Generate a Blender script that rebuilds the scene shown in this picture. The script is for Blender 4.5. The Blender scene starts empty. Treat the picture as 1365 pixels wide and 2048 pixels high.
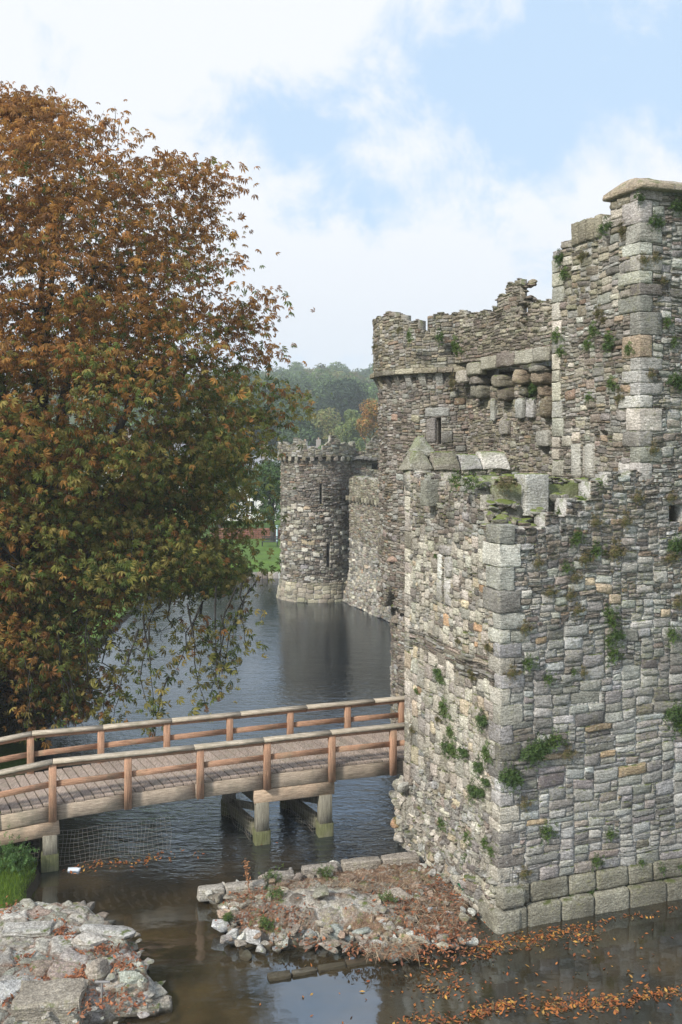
import bpy, math, random
import numpy as np
from mathutils import Vector

# ------------------------------------------------------------------ camera, sky, sun, exposure
S = bpy.context.scene
COL = S.collection
H = 11.0
cam = bpy.data.objects.new('camera', bpy.data.cameras.new('camera')); COL.objects.link(cam)
cam.location = (0, 0, H); cam.rotation_euler = (math.radians(90), 0, 0)
cam.data.sensor_fit = 'VERTICAL'; cam.data.sensor_height = 36; cam.data.sensor_width = 24
cam.data.lens = 36 * 1850 / 2048; cam.data.shift_y = -144 / 2048
cam.data.clip_start = 0.1; cam.data.clip_end = 6000
S.camera = cam

SUN_DIR = Vector((-0.60, -0.58, 0.68)).normalized()      # towards the sun
sun = bpy.data.objects.new('sun', bpy.data.lights.new('sun', 'SUN')); COL.objects.link(sun)
sun.data.energy = 4.3; sun.data.angle = math.radians(8); sun.data.color = (1.0, 0.95, 0.87)
sun.rotation_euler = SUN_DIR.to_track_quat('Z', 'Y').to_euler(); sun.location = (-20, -10, 40)

S.view_settings.view_transform = 'Standard'; S.view_settings.look = 'None'
S.view_settings.exposure = 0.36; S.view_settings.gamma = 1.0
S.cycles.max_bounces = 6; S.cycles.diffuse_bounces = 3; S.cycles.glossy_bounces = 3
S.cycles.transmission_bounces = 4; S.cycles.transparent_max_bounces = 6; S.cycles.volume_bounces = 1
S.cycles.use_denoising = True

def build_world():
    w = bpy.data.worlds.new('World'); S.world = w; w.use_nodes = True
    nt = w.node_tree; N = nt.nodes; L = nt.links; N.clear()
    out = N.new('ShaderNodeOutputWorld'); bg = N.new('ShaderNodeBackground'); bg.inputs[1].default_value = 0.1
    L.new(bg.outputs[0], out.inputs[0])
    sky = N.new('ShaderNodeTexSky'); sky.sky_type = 'NISHITA'; sky.sun_disc = False
    sky.sun_elevation = math.asin(SUN_DIR.z); sky.sun_rotation = math.atan2(SUN_DIR.x, SUN_DIR.y)
    sky.air_density = 1.0; sky.dust_density = 1.5
    tc = N.new('ShaderNodeTexCoord')
    def vm(op, a, b=None):
        n = N.new('ShaderNodeVectorMath'); n.operation = op
        for i, x in enumerate((a, b)):
            if x is None: continue
            if isinstance(x, (tuple, Vector)): n.inputs[i].default_value = x
            else: L.new(x, n.inputs[i])
        return n
    def mt(op, a, b=None, clamp=False):
        n = N.new('ShaderNodeMath'); n.operation = op; n.use_clamp = clamp
        for i, x in enumerate((a, b)):
            if x is None: continue
            if isinstance(x, (int, float)): n.inputs[i].default_value = x
            else: L.new(x, n.inputs[i])
        return n.outputs[0]
    d = vm('NORMALIZE', tc.outputs['Generated']).outputs[0]
    sp = N.new('ShaderNodeSeparateXYZ'); L.new(d, sp.inputs[0])
    zz = mt('ADD', mt('MAXIMUM', sp.outputs[2], 0.0), 0.28)
    cm = N.new('ShaderNodeCombineXYZ')
    L.new(mt('DIVIDE', sp.outputs[0], zz), cm.inputs[0]); L.new(mt('DIVIDE', sp.outputs[1], zz), cm.inputs[1])
    n1 = N.new('ShaderNodeTexNoise'); n1.inputs['Scale'].default_value = 1.5; n1.inputs['Detail'].default_value = 6
    n1.inputs['Roughness'].default_value = 0.52; n1.inputs['Distortion'].default_value = 0.35
    L.new(cm.outputs[0], n1.inputs['Vector'])
    n2 = N.new('ShaderNodeTexNoise'); n2.inputs['Scale'].default_value = 4.5; n2.inputs['Detail'].default_value = 7; n2.inputs['Roughness'].default_value = .6
    L.new(d, n2.inputs['Vector'])
    wv = vm('SCALE', vm('SUBTRACT', n2.outputs['Color'], (.5, .5, .5)).outputs[0]); wv.inputs['Scale'].default_value = .34
    dw = vm('ADD', d, wv.outputs[0]).outputs[0]
    n3 = N.new('ShaderNodeTexNoise'); n3.inputs['Scale'].default_value = 9; n3.inputs['Detail'].default_value = 6; n3.inputs['Roughness'].default_value = .58; n3.inputs['Distortion'].default_value = .4
    L.new(d, n3.inputs['Vector'])
    fac = mt('ADD', mt('MULTIPLY', mt('SUBTRACT', n1.outputs['Fac'], 0.5), 2.6), mt('MULTIPLY', mt('SUBTRACT', n3.outputs['Fac'], 0.5), 3.5))
    fac = mt('ADD', fac, 1.12)
    # clear gaps in the cloud cover, each round a direction of the sky
    for (px, py, rad, amt) in ((590, 330, .10, .62), (730, 385, .09, .55), (740, 240, .10, .5), (960, 120, .12, .55), (1230, 170, .19, .62),
                               (1000, 270, .11, .5), (1340, 20, .16, .55), (420, 230, .07, .35)):
        v = Vector(((px - 682) / 1850, 1, (880 - py) / 1850)).normalized()
        dist = vm('DISTANCE', dw, v).outputs['Value']
        h = mt('SUBTRACT', 1.0, mt('DIVIDE', dist, rad * 1.5), True)
        fac = mt('SUBTRACT', fac, mt('MULTIPLY', mt('MULTIPLY', h, h), amt * 1.6))
    fac = mt('ADD', fac, 0.12, True)
    mr = N.new('ShaderNodeMapRange'); mr.interpolation_type = 'SMOOTHSTEP'
    mr.inputs['From Min'].default_value = -0.05; mr.inputs['From Max'].default_value = 1.0
    mr.inputs['To Min'].default_value = 0.20
    L.new(fac, mr.inputs['Value'])
    cr = N.new('ShaderNodeValToRGB'); e = cr.color_ramp.elements       # cloud brightness with height
    e[0].position = 0.0; e[0].color = (.64, .71, .79, 1); e[1].position = 1.0; e[1].color = (.92, .94, .98, 1)
    for p, c in ((.07, (.70, .76, .84, 1)), (.16, (.80, .84, .90, 1)), (.24, (.86, .89, .94, 1))):
        x = cr.color_ramp.elements.new(p); x.color = c
    L.new(mt('MULTIPLY', sp.outputs[2], 1.0, True), cr.inputs[0])
    sc = vm('SCALE', cr.outputs[0]); sc.inputs['Scale'].default_value = 8.4
    up = N.new('ShaderNodeMapRange'); up.inputs['From Min'].default_value = .48; up.inputs['From Max'].default_value = .8
    up.inputs['To Min'].default_value = 1; up.inputs['To Max'].default_value = 1.75; L.new(sp.outputs[2], up.inputs['Value'])
    sc2 = vm('SCALE', sc.outputs[0]); L.new(up.outputs[0], sc2.inputs['Scale'])
    sb = vm('SCALE', sky.outputs[0]); sb.inputs['Scale'].default_value = 1.0
    bl = N.new('ShaderNodeMix'); bl.data_type = 'RGBA'; bl.inputs['Factor'].default_value = .88     # thin veil over the blue
    L.new(sb.outputs[0], bl.inputs['A']); bl.inputs['B'].default_value = (3.9, 5.8, 8.1, 1)
    mx = N.new('ShaderNodeMix'); mx.data_type = 'RGBA'
    L.new(mr.outputs[0], mx.inputs['Factor']); L.new(bl.outputs['Result'], mx.inputs['A']); L.new(sc2.outputs[0], mx.inputs['B'])
    ov = N.new('ShaderNodeMapRange'); ov.inputs['From Min'].default_value = .44; ov.inputs['From Max'].default_value = .62; ov.inputs['To Max'].default_value = .55
    L.new(sp.outputs[2], ov.inputs['Value'])
    m3 = N.new('ShaderNodeMix'); m3.data_type = 'RGBA'; L.new(ov.outputs[0], m3.inputs['Factor']); L.new(mx.outputs['Result'], m3.inputs['A']); m3.inputs['B'].default_value = (6.5, 9.0, 13.0, 1)
    L.new(m3.outputs['Result'], bg.inputs[0])
    w.cycles.sampling_method = 'MANUAL'; w.cycles.sample_map_resolution = 512
build_world()

# ------------------------------------------------------------------ helpers
R = np.random.RandomState
def A(*x): return np.array(x, float)
def lerp(a, b, t): return a + (b - a) * t
def px(x, y, d):                       # a pixel of the photo at a given distance, as a point of the scene
    return A((x - 682) / 1850 * d, d, H - (y - 880) / 1850 * d)
def ppx(x, y, z):                      # the same for a known height
    return px(x, y, (H - z) * 1850 / (y - 880))

_D = R(3).randn(40, 3); _PH = R(4).rand(40) * 6.28
def nz(p, f=1.0, s=0, k=5):            # cheap smooth noise, about -1..1
    p = np.asarray(p, float); o = np.zeros(p.shape[:-1])
    for i in range(k):
        j = (s * 7 + i) % 40
        o += np.sin((p @ _D[j]) * f * (1 + .37 * i) + _PH[j] + s)
    return o / (k * .62)

class MB:
    def __init__(s): s.v = []; s.q = []; s.t = []; s.c = []; s.n = 0
    def add(s, V, q=None, t=None, col=(.5, .5, .5)):
        V = np.asarray(V, float); n = len(V)
        if q is not None and len(q): s.q.append(np.asarray(q, np.int64) + s.n)
        if t is not None and len(t): s.t.append(np.asarray(t, np.int64) + s.n)
        c = np.asarray(col, float)
        if c.ndim == 1: c = np.tile(c, (n, 1))
        s.v.append(V); s.c.append(c); s.n += n
    def build(s, name, mat, parent=None, loc=(0, 0, 0), smooth=True):
        V = np.concatenate(s.v); C = np.concatenate(s.c)
        base = A(*loc) if parent is None else A(*parent['_w'])
        V = V - base
        q = np.concatenate(s.q) if s.q else np.zeros((0, 4), np.int64)
        t = np.concatenate(s.t) if s.t else np.zeros((0, 3), np.int64)
        me = bpy.data.meshes.new(name)
        me.vertices.add(len(V)); me.vertices.foreach_set('co', V.astype(np.float32).ravel())
        li = np.concatenate([q.ravel(), t.ravel()]).astype(np.int32)
        me.loops.add(len(li)); me.loops.foreach_set('vertex_index', li)
        tot = np.concatenate([np.full(len(q), 4), np.full(len(t), 3)]).astype(np.int32)
        st = np.concatenate([[0], np.cumsum(tot)[:-1]]).astype(np.int32)
        me.polygons.add(len(tot)); me.polygons.foreach_set('loop_start', st)
        try: me.polygons.foreach_set('loop_total', tot)
        except Exception: pass
        me.polygons.foreach_set('use_smooth', np.full(len(tot), smooth))
        me.update(calc_edges=True)
        at = me.color_attributes.new('col', 'FLOAT_COLOR', 'POINT')
        C4 = np.concatenate([np.clip(C, 0, 1), np.ones((len(C), 1))], 1).astype(np.float32)
        at.data.foreach_set('color', C4.ravel())
        me.materials.append(mat)
        o = bpy.data.objects.new(name, me); COL.objects.link(o)
        if parent is not None: o.parent = parent
        else: o.location = loc
        o['_w'] = [float(x) for x in base]
        return o

def tag(o, label, cat, group=None):
    o['label'] = label; o['category'] = cat
    if group: o['group'] = group
    return o
def thing(name, label, cat, loc, group=None):
    o = bpy.data.objects.new(name, None); COL.objects.link(o); o.location = tuple(float(x) for x in loc)
    o.empty_display_size = .2; o['_w'] = [float(x) for x in loc]
    return tag(o, label, cat, group)
def kind(o, k): o['kind'] = k; return o
def dup(o, loc, rot=None, scale=None, label=None, group=None):
    r = o.copy(); COL.objects.link(r); r.location = loc
    if rot is not None: r.rotation_euler = rot
    if scale is not None: r.scale = scale
    if label: r['label'] = label
    if group: r['group'] = group
    for ch in list(o.children):
        c = ch.copy(); COL.objects.link(c); c.parent = r
        for g in list(ch.children):
            e = g.copy(); COL.objects.link(e); e.parent = c
    return r

BOXQ = [[0, 1, 3, 2], [4, 6, 7, 5], [0, 4, 5, 1], [2, 3, 7, 6], [0, 2, 6, 4], [1, 5, 7, 3]]
def box8(mb, P, col):                   # P[8] indexed ijk
    mb.add(P, BOXQ, col=col)
def beam(mb, a, b, w, h, col, up=(0, 0, 1), bev=.012, jit=0.0, rs=None):
    """squared timber from a to b, width w, height h, with chamfered edges"""
    a = np.asarray(a, float); b = np.asarray(b, float); d = b - a; Ln = np.linalg.norm(d); d /= Ln
    up = np.asarray(up, float); sx = np.cross(d, up); sx /= np.linalg.norm(sx); uz = np.cross(sx, d)
    hw, hh = w / 2, h / 2
    prof = [(-hw + bev, -hh), (hw - bev, -hh), (hw, -hh + bev), (hw, hh - bev), (hw - bev, hh), (-hw + bev, hh), (-hw, hh - bev), (-hw, -hh + bev)]
    ns = max(2, int(Ln / .6) + 1); V = []
    for i in range(ns):
        t = i / (ns - 1)
        for (x, y) in prof:
            p = a + d * Ln * t + sx * x + uz * y
            if jit: p = p + uz * jit * math.sin(t * 9 + a[0] * 3) + (rs.randn(3) * jit * .3 if rs is not None else 0)
            V.append(p)
    q = []
    for i in range(ns - 1):
        for k in range(8):
            q.append([i * 8 + k, i * 8 + (k + 1) % 8, (i + 1) * 8 + (k + 1) % 8, (i + 1) * 8 + k])
    n = len(V); V.append(a.copy()); V.append(b.copy()); t3 = []
    for k in range(8):
        t3.append([n, (k + 1) % 8, k]); t3.append([n + 1, (ns - 1) * 8 + k, (ns - 1) * 8 + (k + 1) % 8])
    mb.add(V, q, t3, col=col)
def tube(mb, pts, rad, col, k=6):
    pts = [np.asarray(p, float) for p in pts]; n = len(pts); V = []
    for i, p in enumerate(pts):
        d = pts[min(i + 1, n - 1)] - pts[max(i - 1, 0)]; d = d / (np.linalg.norm(d) + 1e-9)
        s = np.cross(d, A(.3, .2, 1) if abs(d[2]) < .9 else A(1, .1, 0)); s /= np.linalg.norm(s); u = np.cross(s, d)
        for j in range(k):
            a = 2 * math.pi * j / k; V.append(p + (s * math.cos(a) + u * math.sin(a)) * rad[i])
    q = [[i * k + j, i * k + (j + 1) % k, (i + 1) * k + (j + 1) % k, (i + 1) * k + j] for i in range(n - 1) for j in range(k)]
    mb.add(V, q, col=col)

def _cube_tpl(m=6):
    idx = {}; P = []; Q = []
    def vid(t):
        if t not in idx: idx[t] = len(P); P.append(t)
        return idx[t]
    for ax in range(3):
        for sd in (0, m - 1):
            for i in range(m - 1):
                for j in range(m - 1):
                    q = []
                    for (a, b) in ((i, j), (i + 1, j), (i + 1, j + 1), (i, j + 1)):
                        t = [0, 0, 0]; t[ax] = sd; t[(ax + 1) % 3] = a; t[(ax + 2) % 3] = b; q.append(vid(tuple(t)))
                    if sd == 0: q = q[::-1]
                    Q.append(q)
    return np.array(P), np.array(Q)
CT, CQ = _cube_tpl(6)
def block(mb, c, ax, hs, col, bev=.03, rough=.012, rs=None, taper=(1, 1), shape=None):
    """rounded stone block: centre c, axes ax (3 unit vectors), half sizes hs; taper scales the top"""
    c = np.asarray(c, float); ax = np.asarray(ax, float); hs = np.asarray(hs, float)
    b = np.minimum(bev, hs * .45); P = np.zeros(CT.shape)
    for k in range(3):
        g = np.array([-hs[k], -(hs[k] - b[k]), -(hs[k] - b[k]) / 3, (hs[k] - b[k]) / 3, hs[k] - b[k], hs[k]])
        P[:, k] = g[CT[:, k]]
    inner = np.clip(P, -(hs - b), hs - b); dl = (P - inner) / b
    ln = np.maximum(np.linalg.norm(dl, axis=1, keepdims=True), 1e-6); P = inner + b * dl / ln
    if taper != (1, 1):
        t = (P[:, 2] + hs[2]) / (2 * hs[2]); P[:, 0] *= lerp(1, taper[0], t); P[:, 1] *= lerp(1, taper[1], t)
    if shape is not None: P = shape(P)
    W = c + P @ ax
    if rough:
        so = rs.randint(30) if rs is not None else 0
        W = W + np.stack([nz(W, 9, so), nz(W, 9, so + 3), nz(W, 11, so + 5)], 1) * rough
        if rs is not None: W = W + rs.randn(*W.shape) * rough * .35
    mb.add(W, CQ, col=col)
def rock(mb, c, hs, col, rs, cuts=9, rot=None, flat=1.0):
    """angular broken stone"""
    P = (CT / 2.5 - 1.0); P = P / np.linalg.norm(P, axis=1, keepdims=True) * 1.25
    for _ in range(cuts):
        n = rs.randn(3); n /= np.linalg.norm(n); d = rs.uniform(.55, .85)
        P = P - np.maximum(0, P @ n - d)[:, None] * n
    P = np.stack([P[:, 0] * hs[0], P[:, 1] * hs[1], P[:, 2] * hs[2]], 1)
    a = rs.uniform(0, 6.28) if rot is None else rot; ca, sa = math.cos(a), math.sin(a)
    P = np.stack([P[:, 0] * ca - P[:, 1] * sa, P[:, 0] * sa + P[:, 1] * ca, P[:, 2]], 1)
    W = P + np.asarray(c, float)
    W = W + np.stack([nz(W, 14, 2), nz(W, 14, 5), nz(W, 14, 8)], 1) * min(hs) * .05
    cc = np.asarray(col) * (1 + .10 * nz(W, 7, 1))[:, None]
    mb.add(W, CQ, col=cc)
XYZ = np.eye(3)

# ------------------------------------------------------------------ materials
def mat(name, rough=.9, attr=True, color=(.5, .5, .5), spec=.3):
    m = bpy.data.materials.new(name); m.use_nodes = True; nt = m.node_tree
    b = nt.nodes['Principled BSDF']; b.inputs['Roughness'].default_value = rough; b.inputs['Specular IOR Level'].default_value = spec
    b.inputs['Base Color'].default_value = (*color, 1)
    a = None
    if attr:
        a = nt.nodes.new('ShaderNodeVertexColor'); a.layer_name = 'col'; nt.links.new(a.outputs[0], b.inputs['Base Color'])
    return m, nt, b, a
def noise(nt, scale, detail=4, rough=.55, vec=None, stretch=None, dist=0):
    n = nt.nodes.new('ShaderNodeTexNoise'); n.inputs['Scale'].default_value = scale; n.inputs['Detail'].default_value = detail
    n.inputs['Roughness'].default_value = rough; n.inputs['Distortion'].default_value = dist
    tc = nt.nodes.new('ShaderNodeTexCoord'); src = tc.outputs['Object'] if vec is None else vec
    if stretch:
        mp = nt.nodes.new('ShaderNodeMapping'); mp.inputs['Scale'].default_value = stretch; nt.links.new(src, mp.inputs[0]); src = mp.outputs[0]
    nt.links.new(src, n.inputs['Vector']); return n
def ramp(nt, fac, p0, p1, c0=(0, 0, 0, 1), c1=(1, 1, 1, 1)):
    r = nt.nodes.new('ShaderNodeValToRGB'); r.color_ramp.elements[0].position = p0; r.color_ramp.elements[1].position = p1
    r.color_ramp.elements[0].color = c0; r.color_ramp.elements[1].color = c1; nt.links.new(fac, r.inputs[0]); return r.outputs[0]
def mix(nt, mode, f, a, b):
    m = nt.nodes.new('ShaderNodeMix'); m.data_type = 'RGBA'; m.blend_type = mode
    for s, x in (('Factor', f), ('A', a), ('B', b)):
        if hasattr(x, 'links') or hasattr(x, 'is_linked'): nt.links.new(x, m.inputs[s])
        else: m.inputs[s].default_value = x
    return m.outputs['Result']
def bump(nt, b, h, strength, dist=.02, normal=None):
    n = nt.nodes.new('ShaderNodeBump'); n.inputs['Strength'].default_value = strength; n.inputs['Distance'].default_value = dist
    nt.links.new(h, n.inputs['Height'])
    if normal is not None: nt.links.new(normal, n.inputs['Normal'])
    nt.links.new(n.outputs[0], b.inputs['Normal']); return n.outputs[0]

def stone_mat(name, lichen=.5, moss=.5, moss_col=(.09, .11, .03, 1), fine=1.0, wet=True):
    m, nt, b, a = mat(name, .92, spec=.15)
    c = a.outputs[0]
    n1 = noise(nt, 1.1, 4, .6); c = mix(nt, 'MULTIPLY', 1.0, c, ramp(nt, n1.outputs['Fac'], .28, .72, (.64, .62, .60, 1), (1.30, 1.30, 1.30, 1)))
    n2 = noise(nt, 34, 5, .7); c = mix(nt, 'MULTIPLY', 1.0, c, ramp(nt, n2.outputs['Fac'], .3, .72, (.40, .39, .38, 1), (1.50, 1.50, 1.50, 1)))
    n3 = noise(nt, 12, 3, .6, stretch=(1, 1, 3)); c = mix(nt, 'MULTIPLY', .8, c, ramp(nt, n3.outputs['Fac'], .3, .7, (.50, .48, .46, 1), (1.35, 1.35, 1.35, 1)))
    if lichen:
        n4 = noise(nt, 16, 6, .72); n5 = noise(nt, 1.3, 3)
        f = nt.nodes.new('ShaderNodeMath'); f.operation = 'MULTIPLY'
        nt.links.new(ramp(nt, n4.outputs['Fac'], .57, .66), f.inputs[0]); nt.links.new(ramp(nt, n5.outputs['Fac'], .38, .62), f.inputs[1])
        f2 = nt.nodes.new('ShaderNodeMath'); f2.operation = 'MULTIPLY'; nt.links.new(f.outputs[0], f2.inputs[0]); f2.inputs[1].default_value = lichen
        c = mix(nt, 'MIX', f2.outputs[0], c, (.47, .48, .44, 1))
        n6 = noise(nt, 9, 5, .7); n7 = noise(nt, .9, 2)       # ochre and green algae tint
        g = nt.nodes.new('ShaderNodeMath'); g.operation = 'MULTIPLY'
        nt.links.new(ramp(nt, n6.outputs['Fac'], .50, .70), g.inputs[0]); nt.links.new(ramp(nt, n7.outputs['Fac'], .45, .7), g.inputs[1])
        c = mix(nt, 'MIX', g.outputs[0], c, (.22, .21, .10, 1))
    if moss:
        geo = nt.nodes.new('ShaderNodeNewGeometry'); sp = nt.nodes.new('ShaderNodeSeparateXYZ'); nt.links.new(geo.outputs['Normal'], sp.inputs[0])
        n8 = noise(nt, 3.1, 5, .65)
        f = nt.nodes.new('ShaderNodeMath'); f.operation = 'MULTIPLY'
        nt.links.new(ramp(nt, sp.outputs[2], .35, .8), f.inputs[0]); nt.links.new(ramp(nt, n8.outputs['Fac'], .62 - moss * .25, .70 - moss * .2), f.inputs[1])
        c = mix(nt, 'MIX', f.outputs[0], c, moss_col)
    if name == 'broken_rock':                                  # wet, silty band at the water line
        g2 = nt.nodes.new('ShaderNodeNewGeometry'); s2 = nt.nodes.new('ShaderNodeSeparateXYZ'); nt.links.new(g2.outputs['Position'], s2.inputs[0])
        c = mix(nt, 'MIX', ramp(nt, s2.outputs[2], .05, .13), (.055, .045, .028, 1), c)
    nt.links.new(c, b.inputs['Base Color'])
    h1 = noise(nt, 20 * fine, 8, .72); h2 = noise(nt, 5, 3, .5, stretch=(1, 1, 4))
    hh = nt.nodes.new('ShaderNodeMath'); hh.operation = 'ADD'; nt.links.new(h1.outputs['Fac'], hh.inputs[0]); nt.links.new(h2.outputs['Fac'], hh.inputs[1])
    bump(nt, b, hh.outputs[0], .9, .045)
    return m
M = {}
M['stone'] = stone_mat('weathered_stone', .75, .45)
M['plinth'] = stone_mat('mossy_plinth_stone', .5, .42, (.075, .085, .03, 1))
M['far_stone'] = stone_mat('far_stone', .5, .5)
M['rock'] = stone_mat('broken_rock', .6, .12)
M['mossy'] = stone_mat('mossy_top_stone', .9, 1.15, (.12, .15, .035, 1))

def wood(name, stretch, grime=.6):
    m, nt, b, a = mat(name, .85, spec=.2)
    n1 = noise(nt, 6, 6, .65, stretch=stretch, dist=.4)
    c = mix(nt, 'MULTIPLY', 1.0, a.outputs[0], ramp(nt, n1.outputs['Fac'], .3, .7, (.42, .40, .38, 1), (1.30, 1.30, 1.32, 1)))
    n2 = noise(nt, 2.2, 5, .65); c = mix(nt, 'MIX', ramp(nt, n2.outputs['Fac'], .50, .78, (0, 0, 0, 1), (grime, grime, grime, 1)), c, (.17, .16, .11, 1))
    n3 = noise(nt, 38, 3, .6); c = mix(nt, 'MULTIPLY', 1.0, c, ramp(nt, n3.outputs['Fac'], .3, .7, (.82, .82, .82, 1), (1.12, 1.12, 1.12, 1)))
    nt.links.new(c, b.inputs['Base Color']); bump(nt, b, n1.outputs['Fac'], .5, .01); return m
M['wood_long'] = wood('weathered_rail_timber', (.35, 2, 9), .8)
M['wood_post'] = wood('weathered_post_timber', (9, 9, .4), .6)
M['wood_deck'] = wood('weathered_deck_timber', (8, .8, 4))
M['wood_wet'] = wood('mossy_wet_timber', (7, 7, .5), .8)

def leaf_mat(name, trans=.35):
    m, nt, b, a = mat(name, .6, spec=.25)
    tr = nt.nodes.new('ShaderNodeBsdfTranslucent'); mx = nt.nodes.new('ShaderNodeMixShader'); mx.inputs[0].default_value = trans
    nt.links.new(a.outputs[0], tr.inputs[0]); nt.links.new(b.outputs[0], mx.inputs[1]); nt.links.new(tr.outputs[0], mx.inputs[2])
    nt.links.new(mx.outputs[0], nt.nodes['Material Output'].inputs[0]); return m
M['leaf'] = leaf_mat('chestnut_leaf', .48); M['green'] = leaf_mat('green_leaf', .25); M['litter'] = leaf_mat('fallen_leaf', .1)
m, nt, b, a = mat('tree_bark', .95)
n1 = noise(nt, 8, 5, .6, stretch=(1, 1, .2)); nt.links.new(mix(nt, 'MULTIPLY', 1, a.outputs[0], ramp(nt, n1.outputs['Fac'], .3, .7, (.5, .5, .5, 1), (1.3, 1.3, 1.3, 1))), b.inputs['Base Color'])
bump(nt, b, n1.outputs['Fac'], .8, .03); M['bark'] = m
m, nt, b, a = mat('plain_paint', .6); M['paint'] = m
m, nt, b, a = mat('galvanised_wire', .5, False, (.26, .23, .19)); b.inputs['Metallic'].default_value = .2; M['wire'] = m
m, nt, b, a = mat('green_bottle_glass', .12, False, (.01, .10, .04), .6); b.inputs['Coat Weight'].default_value = .5; M['glass'] = m
m, nt, b, a = mat('window_pane', .08, False, (.03, .035, .04), .7); M['pane'] = m

m, nt, b, a = mat('grassy_ground', .95, False)
n1 = noise(nt, .6, 5, .6); n2 = noise(nt, 9, 5, .7)
c = ramp(nt, n1.outputs['Fac'], .3, .7, (.050, .088, .012, 1), (.085, .150, .018, 1))
c = mix(nt, 'MULTIPLY', 1, c, ramp(nt, n2.outputs['Fac'], .3, .7, (.6, .6, .6, 1), (1.3, 1.3, 1.3, 1)))
geo = nt.nodes.new('ShaderNodeNewGeometry'); sp = nt.nodes.new('ShaderNodeSeparateXYZ'); nt.links.new(geo.outputs['Position'], sp.inputs[0])
c = mix(nt, 'MIX', ramp(nt, sp.outputs[2], .18, .34), (.035, .028, .016, 1), c)
nw = noise(nt, .25, 4, .6)
hz = nt.nodes.new('ShaderNodeMapRange'); hz.inputs[1].default_value = 4.0; hz.inputs[2].default_value = 8.0; nt.links.new(sp.outputs[2], hz.inputs[0])
c = mix(nt, 'MIX', hz.outputs[0], c, ramp(nt, nw.outputs['Fac'], .35, .65, (.022, .036, .012, 1), (.055, .075, .022, 1)))
nt.links.new(c, b.inputs['Base Color']); bump(nt, b, n2.outputs['Fac'], 1, .05); M['ground'] = m
m, nt, b, a = mat('wooded_hillside', .95, False)
n1 = noise(nt, .05, 5, .6); nt.links.new(ramp(nt, n1.outputs['Fac'], .3, .7, (.018, .028, .009, 1), (.04, .055, .014, 1)), b.inputs['Base Color']); M['hill'] = m

def water_mat():
    m, nt, b, a = mat('moat_water', .045, False, (.020, .017, .009), .5)
    b.inputs['IOR'].default_value = 2.5
    tc = nt.nodes.new('ShaderNodeTexCoord'); P = tc.outputs['Object']
    nd = noise(nt, .55, 4, .6); nl = noise(nt, .18, 3, .6)
    c = mix(nt, 'MIX', ramp(nt, nd.outputs['Fac'], .42, .66), (.012, .013, .014, 1), (.026, .024, .020, 1))
    sp = nt.nodes.new('ShaderNodeSeparateXYZ'); nt.links.new(P, sp.inputs[0])
    def mr(src, a0, a1, b0, b1):
        r = nt.nodes.new('ShaderNodeMapRange'); r.interpolation_type = 'SMOOTHSTEP'
        for i, v in enumerate((a0, a1, b0, b1)): r.inputs[i + 1].default_value = v
        nt.links.new(src, r.inputs[0]); return r.outputs[0]
    def mul(a_, b_):
        n = nt.nodes.new('ShaderNodeMath'); n.operation = 'MULTIPLY'
        for i, x in enumerate((a_, b_)):
            if isinstance(x, (int, float)): n.inputs[i].default_value = x
            else: nt.links.new(x, n.inputs[i])
        return n.outputs[0]
    def add(a_, b_):
        n = nt.nodes.new('ShaderNodeMath'); n.operation = 'ADD'; nt.links.new(a_, n.inputs[0]); nt.links.new(b_, n.inputs[1]); return n.outputs[0]
    shallow = mr(sp.outputs[1], 21.5, 25.5, 1.0, 0.0)           # silt stirred up over the shallow footings
    c = mix(nt, 'MIX', shallow, c, mix(nt, 'MIX', ramp(nt, nd.outputs['Fac'], .40, .66), (.018, .014, .007, 1), (.055, .038, .017, 1)))
    nt.links.new(c, b.inputs['Base Color'])
    r1 = noise(nt, 1, 3, .55, stretch=(1.9, 5.2, 1), dist=.5)         # wind ripples, long across the view
    r2 = noise(nt, 1, 3, .6, stretch=(5.5, 11, 1), dist=.3)
    r3 = noise(nt, 1, 2, .5, stretch=(.7, 1.6, 1))
    r4 = noise(nt, 1, 2, .5, stretch=(1.4, 2.2, 1))
    gust = mr(nl.outputs['Fac'], .35, .65, .75, 1.2)
    h = add(mul(mul(r1.outputs['Fac'], mr(sp.outputs[1], 22.3, 24.5, .0, 1.0)), gust), mul(mul(r2.outputs['Fac'], .40), mr(sp.outputs[1], 22.0, 30, .04, 1.0)))
    h = add(h, mul(mul(r3.outputs['Fac'], 1.0), mr(sp.outputs[1], 22, 28, .10, 1.0)))
    h = add(h, mul(r4.outputs['Fac'], .10))
    h = mul(h, mr(sp.outputs[1], 29, 44, 1.0, .24))
    bump(nt, b, h, .7, .08)
    b.inputs['Specular Tint'].default_value = (.60, .80, 1, 1)
    return m
M['water'] = water_mat()

# ------------------------------------------------------------------ masonry
# stone colours: (weight, colour)
GREY = [(4, (.27, .262, .245)), (3, (.215, .205, .19)), (2, (.33, .33, .32)), (2, (.235, .20, .175)), (.35, (.30, .245, .19)), (.8, (.16, .15, .14)), (.4, (.35, .315, .245))]
RIGHT = [(5, (.29, .287, .272)), (3, (.24, .235, .222)), (2, (.35, .352, .348)), (1.0, (.24, .215, .19)), (.12, (.33, .25, .17)), (.5, (.165, .158, .152))]
BROWN = [(4, (.235, .205, .18)), (3, (.19, .168, .15)), (2.5, (.285, .262, .235)), (.7, (.275, .205, .16)), (1.6, (.33, .325, .305)), (.8, (.135, .12, .11))]
PALE = [(5, (.43, .405, .355)), (3, (.37, .345, .30)), (2, (.31, .295, .265)), (.7, (.45, .385, .295)), (.12, (.40, .27, .17)), (.8, (.25, .23, .205))]
OLIVE = [(4, (.255, .235, .185)), (3, (.215, .195, .155)), (2, (.30, .285, .235)), (1, (.235, .185, .15)), (.6, (.15, .14, .115))]
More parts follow.
